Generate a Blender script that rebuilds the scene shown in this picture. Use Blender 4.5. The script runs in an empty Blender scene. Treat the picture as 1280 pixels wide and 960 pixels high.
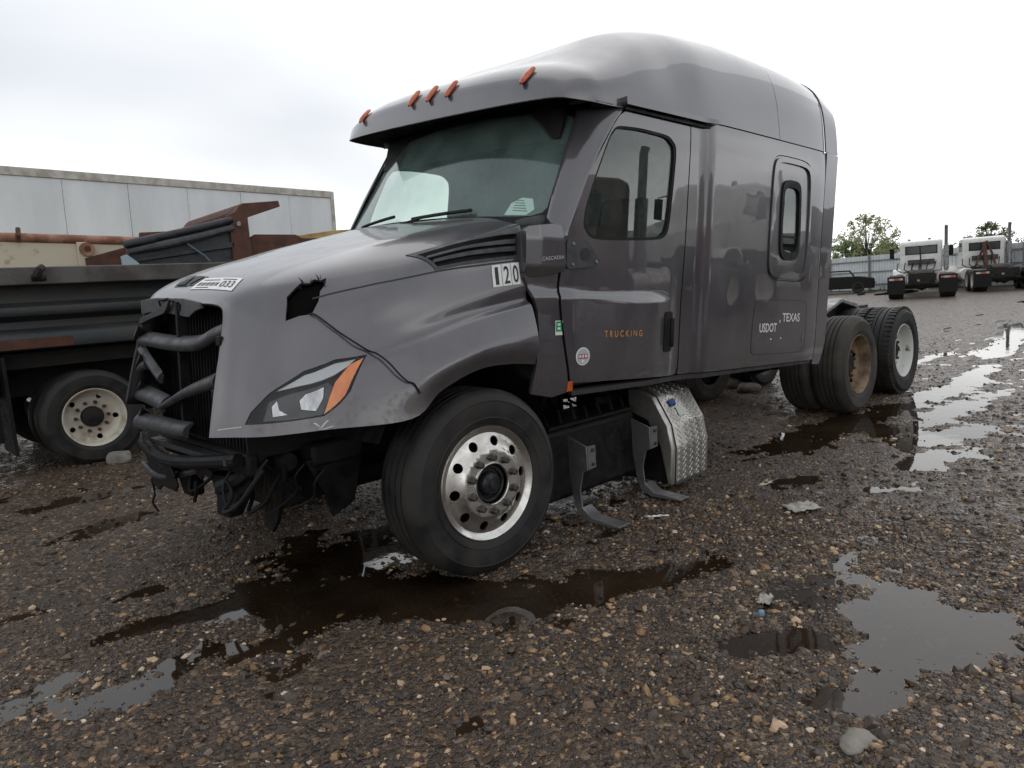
import bpy, bmesh, math, random
import numpy as np
from mathutils import Matrix, Vector
from mathutils.geometry import delaunay_2d_cdt

SC = bpy.context.scene
COL = SC.collection
# ---------------------------------------------------------------- camera
CAM_LOC = (-2.3915, -4.0134, 1.476)
CAM_YAW, CAM_PITCH, CAM_ROLL = 0.7534, 0.1281, -0.0721        # yaw from +Y towards +X, pitch down, roll
cam = bpy.data.cameras.new('camera'); camo = bpy.data.objects.new('camera', cam); COL.objects.link(camo)
_cy, _sy, _cp, _sp = math.cos(CAM_YAW), math.sin(CAM_YAW), math.cos(CAM_PITCH), math.sin(CAM_PITCH)
_f = Vector((_sy*_cp, _cy*_cp, -_sp)); _r = Vector((_cy, -_sy, 0)); _u = _r.cross(_f)
_cr, _sr = math.cos(CAM_ROLL), math.sin(CAM_ROLL)
_r2 = _r*_cr + _u*_sr; _u2 = _u*_cr - _r*_sr
camo.matrix_world = Matrix(((_r2.x, _u2.x, -_f.x, CAM_LOC[0]), (_r2.y, _u2.y, -_f.y, CAM_LOC[1]), (_r2.z, _u2.z, -_f.z, CAM_LOC[2]), (0, 0, 0, 1)))
cam.sensor_width = 36; cam.lens = 25.04; cam.clip_start = .05; cam.clip_end = 2000
SC.camera = camo
# ---------------------------------------------------------------- world: overcast daylight
SKY_OFF = (40.7, 15.3, 0)
SUN_EL, SUN_AZ = math.radians(48), math.radians(62)           # azimuth from +Y towards +X
world = bpy.data.worlds.new('World'); SC.world = world; world.use_nodes = True
nt = world.node_tree; N = nt.nodes; N.clear(); LK = nt.links.new
sky = N.new('ShaderNodeTexSky'); sky.sky_type = 'NISHITA'; sky.sun_disc = False
sky.sun_elevation = SUN_EL; sky.sun_rotation = SUN_AZ; sky.air_density = 1.6; sky.dust_density = 4.0
hs = N.new('ShaderNodeHueSaturation'); hs.inputs['Saturation'].default_value = .35; LK(sky.outputs[0], hs.inputs['Color'])
bg1 = N.new('ShaderNodeBackground'); bg1.inputs[1].default_value = .06; LK(hs.outputs[0], bg1.inputs[0])
tc = N.new('ShaderNodeTexCoord'); sx = N.new('ShaderNodeSeparateXYZ'); LK(tc.outputs['Generated'], sx.inputs[0])
zz = N.new('ShaderNodeMath'); zz.operation = 'MAXIMUM'; zz.inputs[1].default_value = 0; LK(sx.outputs[2], zz.inputs[0])
za = N.new('ShaderNodeMath'); za.operation = 'ADD'; za.inputs[1].default_value = .28; LK(zz.outputs[0], za.inputs[0])
def _div(o):
    m = N.new('ShaderNodeMath'); m.operation = 'DIVIDE'; LK(o, m.inputs[0]); LK(za.outputs[0], m.inputs[1]); return m.outputs[0]
cx = N.new('ShaderNodeCombineXYZ'); LK(_div(sx.outputs[0]), cx.inputs[0]); LK(_div(sx.outputs[1]), cx.inputs[1])
no = N.new('ShaderNodeTexNoise'); no.inputs['Scale'].default_value = .8; no.inputs['Detail'].default_value = 3.5; no.inputs['Roughness'].default_value = .42
no.inputs['Distortion'].default_value = .4
mpn = N.new('ShaderNodeMapping'); mpn.inputs['Location'].default_value = SKY_OFF; LK(cx.outputs[0], mpn.inputs[0]); LK(mpn.outputs[0], no.inputs['Vector'])
# brighter towards the horizon: the cloud deck thins out there
hz = N.new('ShaderNodeMapRange'); hz.inputs[1].default_value = 0; hz.inputs[2].default_value = .75; hz.inputs[3].default_value = .2; hz.inputs[4].default_value = -.24
LK(zz.outputs[0], hz.inputs[0])
ad = N.new('ShaderNodeMath'); ad.operation = 'ADD'; LK(no.outputs[0], ad.inputs[0]); LK(hz.outputs[0], ad.inputs[1])
cr = N.new('ShaderNodeValToRGB'); LK(ad.outputs[0], cr.inputs[0])
cr.color_ramp.elements[0].position = .30; cr.color_ramp.elements[0].color = (.335, .352, .378, 1)
cr.color_ramp.elements[1].position = .92; cr.color_ramp.elements[1].color = (1.0, 1.0, .99, 1)
e = cr.color_ramp.elements.new(.56); e.color = (.475, .49, .51, 1)
bg2 = N.new('ShaderNodeBackground'); bg2.inputs[1].default_value = 2.05; LK(cr.outputs[0], bg2.inputs[0])
mx = N.new('ShaderNodeMixShader'); mx.inputs[0].default_value = .88; LK(bg1.outputs[0], mx.inputs[1]); LK(bg2.outputs[0], mx.inputs[2])
wo = N.new('ShaderNodeOutputWorld'); LK(mx.outputs[0], wo.inputs[0])
sun = bpy.data.lights.new('sun', 'SUN'); sun.energy = .5; sun.angle = math.radians(75); sun.color = (1, .97, .93)
suno = bpy.data.objects.new('sun', sun); COL.objects.link(suno)
_d = Vector((math.sin(SUN_AZ)*math.cos(SUN_EL), math.cos(SUN_AZ)*math.cos(SUN_EL), math.sin(SUN_EL)))
suno.rotation_euler = _d.to_track_quat('Z', 'Y').to_euler()
SC.view_settings.view_transform = 'Standard'; SC.view_settings.look = 'None'; SC.view_settings.gamma = 1
SC.view_settings.exposure = .22; SC.view_settings.use_curve_mapping = False
SC.render.engine = 'CYCLES'
SC.cycles.max_bounces = 8; SC.cycles.transparent_max_bounces = 12; SC.cycles.caustics_reflective = False; SC.cycles.caustics_refractive = False
try: SC.cycles.use_denoising = True
except Exception: pass
random.seed(7); RNG = np.random.default_rng(7)

# ---------------------------------------------------------------- helpers
def tag(o, label=None, cat=None, group=None, kind=None):
    if label: o['label'] = label
    if cat: o['category'] = cat
    if group: o['group'] = group
    if kind: o['kind'] = kind
    return o
def empty(name, mw=None, parent=None):
    o = bpy.data.objects.new(name, None); COL.objects.link(o); o.empty_display_size = .2
    if parent: o.parent = parent
    if mw is not None: o.matrix_basis = mw
    return o
def T(x, y, z): return Matrix.Translation((x, y, z))
def RZ(a): return Matrix.Rotation(a, 4, 'Z')
def RY(a): return Matrix.Rotation(a, 4, 'Y')
def RX(a): return Matrix.Rotation(a, 4, 'X')
def mesh_obj(name, me, m, parent=None, mb=None):
    o = bpy.data.objects.new(name, me); COL.objects.link(o)
    if m is not None and not me.materials: me.materials.append(m)
    if parent: o.parent = parent
    if mb is not None: o.matrix_basis = mb
    return o
def smooth(pts, k=5):
    """Catmull-Rom through the points"""
    p = np.array(pts, float); e = np.concatenate([2*p[:1]-p[1:2], p, 2*p[-1:]-p[-2:-1]]); out = []
    for i in range(len(p)-1):
        for t in np.linspace(0, 1, k, endpoint=False):
            a, b, c, d = e[i:i+4]; out.append(.5*(2*b+(c-a)*t+(2*a-5*b+4*c-d)*t*t+(-a+3*b-3*c+d)*t**3))
    return [tuple(q) for q in out]+[tuple(p[-1])]
class MB:
    def __init__(s): s.v = []; s.f = []
    def add(s, vs, fs):
        k = len(s.v); s.v += [tuple(map(float, p)) for p in vs]; s.f += [tuple(k + i for i in q) for q in fs]; return s
    def box(s, x0, x1, y0, y1, z0, z1, M=None):
        vs = [Vector((x, y, z)) for z in (z0, z1) for y in (y0, y1) for x in (x0, x1)]
        if M is not None: vs = [M @ p for p in vs]
        return s.add(vs, [(0,2,3,1), (4,5,7,6), (0,1,5,4), (2,6,7,3), (0,4,6,2), (1,3,7,5)])
    def tube(s, pts, r, n=8, cap=True):
        pts = [Vector(p) for p in pts]; rs = r if hasattr(r, '__len__') else [r] * len(pts)
        rings = []; prev = None
        for i, p in enumerate(pts):
            d = (pts[min(i+1, len(pts)-1)] - pts[max(i-1, 0)]).normalized()
            a = prev if prev is not None else (Vector((0, 0, 1)) if abs(d.z) < .9 else Vector((1, 0, 0)))
            e1 = (a - d * a.dot(d)).normalized(); prev = e1; e2 = d.cross(e1)
            rings.append([p + (e1 * math.cos(2*math.pi*k/n) + e2 * math.sin(2*math.pi*k/n)) * rs[i] for k in range(n)])
        vs = [q for R_ in rings for q in R_]; fs = []
        for i in range(len(pts) - 1):
            for k in range(n): fs.append((i*n+k, i*n+(k+1) % n, (i+1)*n+(k+1) % n, (i+1)*n+k))
        if cap: fs.append(tuple(range(n-1, -1, -1))); fs.append(tuple((len(pts)-1)*n + k for k in range(n)))
        return s.add(vs, fs)
    def prism(s, poly, fn, d0, d1):
        """poly: 2D outline; fn(a, b, d) -> point; straight extrusion from d0 to d1"""
        n = len(poly); vs = [fn(a, b, d0) for a, b in poly] + [fn(a, b, d1) for a, b in poly]
        fs = [tuple(range(n-1, -1, -1)), tuple(range(n, 2*n))] + [(i, (i+1) % n, n+(i+1) % n, n+i) for i in range(n)]
        return s.add(vs, fs)
    def lathe(s, prof, n=48, M=None, close=False):
        """prof: (radius, axial y); axis is Y"""
        vs = []; m = len(prof); fs = []
        for k in range(n):
            a = 2*math.pi*k/n; c, q = math.cos(a), math.sin(a)
            vs += [Vector((r*c, y, r*q)) for r, y in prof]
        if M is not None: vs = [M @ p for p in vs]
        for k in range(n):
            for i in range(m if close else m - 1):
                j = (i+1) % m; k2 = (k+1) % n
                fs.append((k*m+i, k2*m+i, k2*m+j, k*m+j))
        return s.add(vs, fs)
    def grid(s, P):
        """P: array (r, c, 3)"""
        r, c = P.shape[:2]
        return s.add(P.reshape(-1, 3), [(i*c+j, i*c+j+1, (i+1)*c+j+1, (i+1)*c+j) for i in range(r-1) for j in range(c-1)])
    def build(s, name, m, parent=None, mb=None, sharp=35, bevel=0, solid=0):
        me = bpy.data.meshes.new(name); me.from_pydata(s.v, [], s.f); me.validate()
        bm = bmesh.new(); bm.from_mesh(me); bmesh.ops.recalc_face_normals(bm, faces=bm.faces); bm.to_mesh(me); bm.free()
        me.shade_smooth()
        if sharp is not None: me.set_sharp_from_angle(angle=math.radians(sharp))
        o = mesh_obj(name, me, m, parent, mb)
        if solid:
            q = o.modifiers.new('solid', 'SOLIDIFY'); q.thickness = solid; q.offset = 0
        if bevel:
            q = o.modifiers.new('bevel', 'BEVEL'); q.width = bevel; q.segments = 2; q.limit_method = 'ANGLE'; q.angle_limit = .6; q.harden_normals = False
        return o
def surf_n(surf, uv, ref=(1.2, 0, 1.3)):
    uv = np.asarray(uv, float); e = 2e-3
    du = surf(uv + [e, 0]) - surf(uv - [e, 0]); dv = surf(uv + [0, e]) - surf(uv - [0, e])
    n = np.cross(du, dv); n /= np.linalg.norm(n, axis=1, keepdims=True) + 1e-12
    P = surf(uv)
    if ((P - np.array(ref)) * n).sum(1).mean() < 0: n = -n
    return P, n
def inpoly(pts, poly):
    x, y = pts[:, 0], pts[:, 1]; r = np.zeros(len(pts), bool); n = len(poly); j = n - 1
    for i in range(n):
        xi, yi = poly[i]; xj, yj = poly[j]
        c = ((yi > y) != (yj > y)) & (x < (xj - xi) * (y - yi) / (yj - yi + 1e-15) + xi); r ^= c; j = i
    return r
def dense(poly, du, dv):
    out = []
    for i, (a, b) in enumerate(poly):
        c, d = poly[(i+1) % len(poly)]; k = max(1, int(math.ceil(max(abs(c-a)/du, abs(d-b)/dv))))
        out += [(a + (c-a)*t/k, b + (d-b)*t/k) for t in range(k)]
    return out
def rounded(poly, r=.25, n=4, keep=()):
    """cut the corners of a polygon with quadratic curves; r is the share of each side used"""
    out = []; m = len(poly)
    for i in range(m):
        p0, p1, p2 = (np.array(poly[(i+k) % m], float) for k in (-1, 0, 1))
        if i in keep: out.append(tuple(p1)); continue
        a = p1 + (p0-p1)*r; b = p1 + (p2-p1)*r
        for t in np.linspace(0, 1, n+1): out.append(tuple((1-t)**2*a + 2*t*(1-t)*p1 + t*t*b))
    return out
def panel(name, surf, outline, m, parent=None, holes=(), du=.05, dv=.05, thick=.02, off=0., ref=(1.2, 0, 1.3), edge=.0, uvscale=(1, 1)):
    """a sheet of bodywork: 2D outline (with holes) triangulated and laid on a curved surface, with real thickness"""
    su, sv = uvscale
    loops = [dense(outline, du, dv)] + [dense(h, du, dv) for h in holes]
    pts = []; edges = []
    for lp in loops:
        k = len(pts); pts += lp; edges += [(k+i, k+(i+1) % len(lp)) for i in range(len(lp))]
    o = np.array(outline); lo, hi = o.min(0), o.max(0)
    gu = np.arange(lo[0]+du*.5, hi[0], du); gv = np.arange(lo[1]+dv*.5, hi[1], dv)
    G = np.stack(np.meshgrid(gu, gv), -1).reshape(-1, 2)
    keep = inpoly(G, loops[0])
    for h in loops[1:]: keep &= ~inpoly(G, h)
    G = G[keep]
    B_ = np.array(pts)
    if len(G):
        d = np.min(np.hypot((G[:, None, 0]-B_[None, :, 0])/du, (G[:, None, 1]-B_[None, :, 1])/dv), 1); G = G[d > .45]
    allp = np.concatenate([B_, G]) if len(G) else B_
    V, E, F, *_ = delaunay_2d_cdt([Vector((a*su/du, b*sv/dv)) for a, b in allp], edges, [], 0, 1e-6)
    uv = np.array([(v.x*du/su, v.y*dv/sv) for v in V])
    tri = np.array([f for f in F]); cen = uv[tri].mean(1)
    k = inpoly(cen, loops[0])
    for h in loops[1:]: k &= ~inpoly(cen, h)
    tri = tri[k]
    P, n = surf_n(surf, uv, ref); P = P + n * off
    fn = np.cross(P[tri[:, 1]]-P[tri[:, 0]], P[tri[:, 2]]-P[tri[:, 0]])
    fl = (fn * n[tri[:, 0]]).sum(1) < 0; tri[fl] = tri[fl][:, ::-1]
    cnt = {}
    for t in tri:
        for a, b in ((t[0], t[1]), (t[1], t[2]), (t[2], t[0])): cnt[(a, b)] = 1
    bnd = [(a, b) for a, b in cnt if (b, a) not in cnt]
    nv = len(P); verts = [P]; faces = [tuple(t) for t in tri]
    ids = sorted({i for e_ in bnd for i in e_}); mp = {i: nv + k for k, i in enumerate(ids)}; mp2 = {i: nv + len(ids) + k for k, i in enumerate(ids)}
    verts += [P[ids], P[ids] - n[ids] * thick]
    for a, b in bnd: faces.append((mp[b], mp[a], mp2[a], mp2[b]))
    nb = nv + 2*len(ids); verts.append(P - n * thick); faces += [tuple(nb + i for i in t[::-1]) for t in tri]
    VV = np.concatenate(verts)
    me = bpy.data.meshes.new(name); me.from_pydata(VV.tolist(), [], faces); me.shade_smooth()
    cn = np.zeros_like(VV); cn[:nv] = n; cn[nb:] = -n
    me.normals_split_custom_set_from_vertices(cn.tolist())
    return mesh_obj(name, me, m, parent)
_tcache = {}
def glyphs(txt, size=1.0, bold=0., font_scale=1.0):
    c = bpy.data.curves.new('t', 'FONT'); c.body = txt; c.size = size; c.offset = bold; c.resolution_u = 3; c.fill_mode = 'FRONT'
    o = bpy.data.objects.new('t', c); COL.objects.link(o); dg = bpy.context.evaluated_depsgraph_get(); dg.update()
    me = bpy.data.meshes.new_from_object(o.evaluated_get(dg))
    V = np.array([v.co[:2] for v in me.vertices]); F = [tuple(p.vertices) for p in me.polygons]
    bpy.data.objects.remove(o); bpy.data.curves.remove(c); bpy.data.meshes.remove(me)
    lo, hi = V.min(0), V.max(0)
    return (V - lo) / (hi - lo), F, (hi - lo)
def text_on(name, txt, surf, quad, m, parent, off=.004, bold=0., ref=(1.2, 0, 1.3)):
    """quad: uv of lower-left, lower-right, upper-right, upper-left corner of the lettering"""
    V, F, _ = glyphs(txt, 1, bold); q = np.array(quad, float)
    a, b = V[:, :1], V[:, 1:]
    uv = q[0]*(1-a)*(1-b) + q[1]*a*(1-b) + q[2]*a*b + q[3]*(1-a)*b
    P, n = surf_n(surf, uv, ref); P = P + n*off
    me = bpy.data.meshes.new(name); me.from_pydata(P.tolist(), [], F)
    return mesh_obj(name, me, m, parent)
# ---------------------------------------------------------------- materials
def mat(name, col, col2=None, nscale=6., lo=.4, hi=.62, rough=.5, rough2=None, metal=0., bump=0., bscale=60., coat=0., coatr=.03, spec=.5, detail=5., stretch=None):
    m = bpy.data.materials.new(name); m.use_nodes = True; nt = m.node_tree; b = nt.nodes['Principled BSDF']; L = nt.links.new
    b.inputs['Base Color'].default_value = (*col, 1); b.inputs['Roughness'].default_value = rough; b.inputs['Metallic'].default_value = metal
    b.inputs['Coat Weight'].default_value = coat; b.inputs['Coat Roughness'].default_value = coatr; b.inputs['Specular IOR Level'].default_value = spec
    if col2 or rough2 is not None or bump:
        tc = nt.nodes.new('ShaderNodeTexCoord'); vec = tc.outputs['Object']
        if stretch:
            mp = nt.nodes.new('ShaderNodeMapping'); mp.inputs['Scale'].default_value = stretch; L(vec, mp.inputs[0]); vec = mp.outputs[0]
    if col2 or rough2 is not None:
        no = nt.nodes.new('ShaderNodeTexNoise'); no.inputs['Scale'].default_value = nscale; no.inputs['Detail'].default_value = detail; no.inputs['Roughness'].default_value = .62; L(vec, no.inputs['Vector'])
        mr = nt.nodes.new('ShaderNodeMapRange'); mr.inputs[1].default_value = lo; mr.inputs[2].default_value = hi; L(no.outputs[0], mr.inputs[0])
        if col2:
            mc = nt.nodes.new('ShaderNodeMix'); mc.data_type = 'RGBA'; mc.inputs[6].default_value = (*col, 1); mc.inputs[7].default_value = (*col2, 1)
            L(mr.outputs[0], mc.inputs[0]); L(mc.outputs[2], b.inputs['Base Color'])
        if rough2 is not None:
            m2 = nt.nodes.new('ShaderNodeMapRange'); m2.inputs[3].default_value = rough; m2.inputs[4].default_value = rough2; L(mr.outputs[0], m2.inputs[0]); L(m2.outputs[0], b.inputs['Roughness'])
    if bump:
        n2 = nt.nodes.new('ShaderNodeTexNoise'); n2.inputs['Scale'].default_value = bscale; n2.inputs['Detail'].default_value = 4; L(vec, n2.inputs['Vector'])
        bp = nt.nodes.new('ShaderNodeBump'); bp.inputs['Strength'].default_value = 1; bp.inputs['Distance'].default_value = bump; L(n2.outputs[0], bp.inputs['Height']); L(bp.outputs[0], b.inputs['Normal'])
    return m
def glass(name, tint, refl_ior=1.5, rough=0., veil=0., veil_col=(.42, .5, .46)):
    m = bpy.data.materials.new(name); m.use_nodes = True; nt = m.node_tree; nt.nodes.clear(); L = nt.links.new
    tr = nt.nodes.new('ShaderNodeBsdfTransparent'); tr.inputs[0].default_value = (*tint, 1)
    gl = nt.nodes.new('ShaderNodeBsdfGlossy'); gl.inputs['Roughness'].default_value = rough
    lw = nt.nodes.new('ShaderNodeLayerWeight'); lw.inputs[0].default_value = .5                # same from both faces of the pane
    pw = nt.nodes.new('ShaderNodeMath'); pw.operation = 'POWER'; pw.inputs[1].default_value = 5; L(lw.outputs['Facing'], pw.inputs[0])
    f0 = ((refl_ior-1)/(refl_ior+1))**2; fr = nt.nodes.new('ShaderNodeMapRange'); fr.inputs[3].default_value = f0; L(pw.outputs[0], fr.inputs[0])
    mx = nt.nodes.new('ShaderNodeMixShader'); L(fr.outputs[0], mx.inputs[0]); L(tr.outputs[0], mx.inputs[1]); L(gl.outputs[0], mx.inputs[2])
    o = nt.nodes.new('ShaderNodeOutputMaterial'); 
    if veil:                                     # diffuse film imitating the pale greenish reflection veil on the glass
        df = nt.nodes.new('ShaderNodeBsdfDiffuse'); df.inputs[0].default_value = (*veil_col, 1); m2 = nt.nodes.new('ShaderNodeMixShader')
        tc = nt.nodes.new('ShaderNodeTexCoord'); no = nt.nodes.new('ShaderNodeTexNoise'); no.inputs['Scale'].default_value = 3; no.inputs['Detail'].default_value = 6; L(tc.outputs['Object'], no.inputs['Vector'])
        mr = nt.nodes.new('ShaderNodeMapRange'); mr.inputs[1].default_value = .3; mr.inputs[2].default_value = .7; mr.inputs[3].default_value = veil*.5; mr.inputs[4].default_value = veil*1.5; L(no.outputs[0], mr.inputs[0]); L(mr.outputs[0], m2.inputs[0])
        L(mx.outputs[0], m2.inputs[1]); L(df.outputs[0], m2.inputs[2]); L(m2.outputs[0], o.inputs[0])
    else: L(mx.outputs[0], o.inputs[0])
    return m
def paint_mat():
    """dark warm-grey metallic truck paint under clear coat, with dusty mottling and dried splashes"""
    m = bpy.data.materials.new('grey_paint'); m.use_nodes = True; nt = m.node_tree; b = nt.nodes['Principled BSDF']; L = nt.links.new; NN = nt.nodes.new
    tc = NN('ShaderNodeTexCoord')
    n1 = NN('ShaderNodeTexNoise'); n1.inputs['Scale'].default_value = 2.3; n1.inputs['Detail'].default_value = 7; n1.inputs['Roughness'].default_value = .65
    mp = NN('ShaderNodeMapping'); mp.inputs['Scale'].default_value = (1.6, 1.6, .55); L(tc.outputs['Object'], mp.inputs[0]); L(mp.outputs[0], n1.inputs['Vector'])
    mr = NN('ShaderNodeMapRange'); mr.inputs[1].default_value = .42; mr.inputs[2].default_value = .75; L(n1.outputs[0], mr.inputs[0])
    mc = NN('ShaderNodeMix'); mc.data_type = 'RGBA'; mc.inputs[6].default_value = (.078, .073, .080, 1); mc.inputs[7].default_value = (.104, .096, .103, 1)
    L(mr.outputs[0], mc.inputs[0])
    # dried mud spatter thrown up from the wheels: dense low down, sparse above
    n4 = NN('ShaderNodeTexNoise'); n4.inputs['Scale'].default_value = 38; n4.inputs['Detail'].default_value = 4; L(tc.outputs['Object'], n4.inputs['Vector'])
    n5 = NN('ShaderNodeTexNoise'); n5.inputs['Scale'].default_value = 3; n5.inputs['Detail'].default_value = 4; L(tc.outputs['Object'], n5.inputs['Vector'])
    sz = NN('ShaderNodeSeparateXYZ'); L(tc.outputs['Object'], sz.inputs[0]); hr_ = NN('ShaderNodeMapRange'); hr_.inputs[1].default_value = .95; hr_.inputs[2].default_value = 1.7; hr_.inputs[3].default_value = .56; hr_.inputs[4].default_value = .76; L(sz.outputs[2], hr_.inputs[0])
    ms_ = NN('ShaderNodeMath'); ms_.operation = 'MULTIPLY_ADD'; ms_.inputs[1].default_value = .35; L(n5.outputs[0], ms_.inputs[0]); 
    mm_ = NN('ShaderNodeMath'); mm_.operation = 'MULTIPLY'; mm_.inputs[1].default_value = .72; L(n4.outputs[0], mm_.inputs[0]); L(mm_.outputs[0], ms_.inputs[2])
    df_ = NN('ShaderNodeMath'); df_.operation = 'SUBTRACT'; L(ms_.outputs[0], df_.inputs[0]); L(hr_.outputs[0], df_.inputs[1])
    sp_ = NN('ShaderNodeMapRange'); sp_.inputs[1].default_value = .0; sp_.inputs[2].default_value = .09; sp_.inputs[4].default_value = .55; L(df_.outputs[0], sp_.inputs[0])
    md_ = NN('ShaderNodeMix'); md_.data_type = 'RGBA'; md_.inputs[7].default_value = (.13, .105, .082, 1); L(sp_.outputs[0], md_.inputs[0]); L(mc.outputs[2], md_.inputs[6]); L(md_.outputs[2], b.inputs['Base Color'])
    cw_ = NN('ShaderNodeMath'); cw_.operation = 'SUBTRACT'; cw_.inputs[0].default_value = 1; L(sp_.outputs[0], cw_.inputs[1])
    # clear coat weakened on upward faces to hold down their bright sky reflection
    gn_ = NN('ShaderNodeNewGeometry'); nz_ = NN('ShaderNodeSeparateXYZ'); L(gn_.outputs['Normal'], nz_.inputs[0])
    up_ = NN('ShaderNodeMapRange'); up_.inputs[1].default_value = .35; up_.inputs[2].default_value = .9; up_.inputs[3].default_value = 1.; up_.inputs[4].default_value = .42; L(nz_.outputs[2], up_.inputs[0])
    cm_ = NN('ShaderNodeMath'); cm_.operation = 'MULTIPLY'; L(cw_.outputs[0], cm_.inputs[0]); L(up_.outputs[0], cm_.inputs[1]); L(cm_.outputs[0], b.inputs['Coat Weight'])
    b.inputs['Metallic'].default_value = .35; b.inputs['Coat IOR'].default_value = 1.66
    m2 = NN('ShaderNodeMapRange'); m2.inputs[3].default_value = .28; m2.inputs[4].default_value = .4; L(mr.outputs[0], m2.inputs[0]); L(m2.outputs[0], b.inputs['Roughness'])
    m3 = NN('ShaderNodeMapRange'); m3.inputs[3].default_value = .008; m3.inputs[4].default_value = .04; L(mr.outputs[0], m3.inputs[0]); L(m3.outputs[0], b.inputs['Coat Roughness'])
    n2 = NN('ShaderNodeTexNoise'); n2.inputs['Scale'].default_value = 3.2; n2.inputs['Detail'].default_value = 1.5; L(tc.outputs['Object'], n2.inputs['Vector'])
    bp = NN('ShaderNodeBump'); bp.inputs['Distance'].default_value = .006; bp.inputs['Strength'].default_value = .35; L(n2.outputs[0], bp.inputs['Height'])
    L(bp.outputs[0], b.inputs['Coat Normal']); return m
M_PAINT = paint_mat()
M_BLACK = mat('black_plastic', (.0065, .0065, .007), (.015, .0145, .014), rough=.45, rough2=.7, nscale=14, bump=.001, bscale=220, spec=.2)
M_DARK = mat('dirty_dark_metal', (.012, .0115, .011), (.03, .026, .022), rough=.55, rough2=.85, nscale=9, bump=.003, bscale=90, spec=.25)
M_RUBBER = mat('tyre_rubber', (.012, .012, .0125), (.034, .030, .026), nscale=5, rough=.5, rough2=.75, bump=.0008, bscale=260, spec=.35)
M_TYREDIRT = mat('dusty_tyre_rubber', (.022, .021, .02), (.075, .062, .048), nscale=4, lo=.35, hi=.65, rough=.7, rough2=.9, bump=.0008, bscale=260)
M_ALU = mat('polished_aluminium', (.72, .70, .66), (.56, .53, .48), nscale=9, rough=.26, rough2=.42, metal=1., bump=.0006, bscale=120)
M_STEEL = mat('grey_steel', (.30, .30, .31), (.2, .19, .18), nscale=12, rough=.35, rough2=.6, metal=.8)
M_NUT = mat('lug_nut_steel', (.07, .062, .052), (.035, .03, .025), nscale=30, rough=.5, metal=.2)
M_PLATE = mat('satin_aluminium', (.55, .53, .49), (.38, .36, .33), nscale=7, rough=.35, rough2=.5, metal=.85)
M_VOID = mat('dark_void', (.0035, .0035, .0035), rough=.9, spec=.05)
M_GREYPL = mat('grey_plastic', (.05, .051, .055), (.032, .033, .036), nscale=10, rough=.4, rough2=.6, bump=.0006, bscale=180)
M_WHITE = mat('white_sticker', (.78, .78, .76), (.68, .67, .63), nscale=30, rough=.5)
M_INK = mat('black_ink', (.012, .012, .012), rough=.55)
M_GREEN = mat('green_sticker', (.02, .30, .10), rough=.5)
M_AMBER = mat('amber_lens', (.9, .27, .03), (.8, .17, .015), nscale=12, rough=.18, coat=1.)
M_AMBERD = mat('amber_marker', (.62, .13, .03), (.42, .075, .02), nscale=30, rough=.3, coat=.6)
M_GOLD = mat('gold_lettering', (.62, .30, .07), rough=.5)
M_SILVER = mat('silver_lettering', (.55, .55, .56), rough=.35, metal=.5)
M_LAMP = mat('lamp_reflector', (.62, .63, .64), (.36, .37, .38), nscale=40, lo=.35, hi=.7, rough=.14, metal=.7, bump=.01, bscale=45, stretch=(1, 1, .1))
M_LEDW = mat('pale_light_guide', (.5, .515, .525), rough=.25, coat=1.)
M_INT = mat('cab_interior_grey', (.055, .06, .06), (.03, .032, .033), nscale=9, rough=.75)
M_INTL = mat('cab_interior_pale', (.17, .178, .165), (.12, .125, .118), nscale=9, rough=.8)
M_GLASS = glass('windshield_glass', (.95, .99, .97), 1.6, veil=.10, veil_col=(.36, .52, .47))
M_DGLASS = glass('door_glass', (.87, .93, .90), 1.75, veil=.012)
M_LENS = glass('clear_lens', (.97, .97, .97), 1.35)
M_BLUE = mat('blue_cap', (.01, .045, .2), rough=.35)
M_RUST = mat('rusty_steel', (.12, .042, .022), (.05, .022, .014), nscale=5, lo=.35, hi=.65, rough=.75, bump=.004, bscale=50)
M_CREAM = mat('cream_paint_rusting', (.56, .50, .37), (.24, .12, .06), nscale=3.5, lo=.58, hi=.72, rough=.6)
M_RUSTLT = mat('rusty_primer', (.36, .19, .13), (.2, .085, .05), nscale=5, rough=.75, bump=.002)
M_BED = mat('dark_green_black_steel', (.016, .021, .023), (.06, .048, .036), nscale=2.6, lo=.45, hi=.8, rough=.5, rough2=.75, bump=.003, bscale=20, stretch=(.5, 1, 1.6))
M_TARP = mat('black_tarp', (.014, .015, .017), (.04, .042, .045), nscale=5, rough=.45, rough2=.7, bump=.01, bscale=9)
M_RIMW = mat('white_painted_steel', (.62, .58, .49), (.34, .27, .19), nscale=6, lo=.5, hi=.72, rough=.5)
M_RIMT = mat('tan_rusty_rim', (.27, .19, .115), (.10, .065, .04), nscale=6, rough=.7)
M_RIMP = mat('chipped_white_rim', (.66, .66, .62), (.10, .07, .05), nscale=9, lo=.60, hi=.66, rough=.5)
M_TRAIL = mat('white_trailer_skin', (.70, .72, .72), (.60, .62, .62), nscale=1.2, rough=.45, stretch=(1, 1, .3))
M_TRAILR = mat('weathered_aluminium_rail', (.5, .48, .43), (.33, .30, .25), nscale=5, rough=.55, metal=.3)
M_BGWHITE = mat('white_truck_paint', (.72, .72, .68), (.6, .59, .55), nscale=3, rough=.35, coat=.4)
M_MAROON = mat('maroon_paint', (.11, .022, .02), (.07, .015, .014), nscale=3, rough=.35, coat=.5)
M_FENCE = mat('galvanised_sheet', (.60, .63, .63), (.5, .53, .53), nscale=1.5, rough=.5, metal=.15)
M_POST = mat('fence_rail_steel', (.18, .19, .2), rough=.6)
M_PAPER = mat('crumpled_paper', (.42, .40, .35), (.3, .28, .24), nscale=14, rough=.9)
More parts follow.
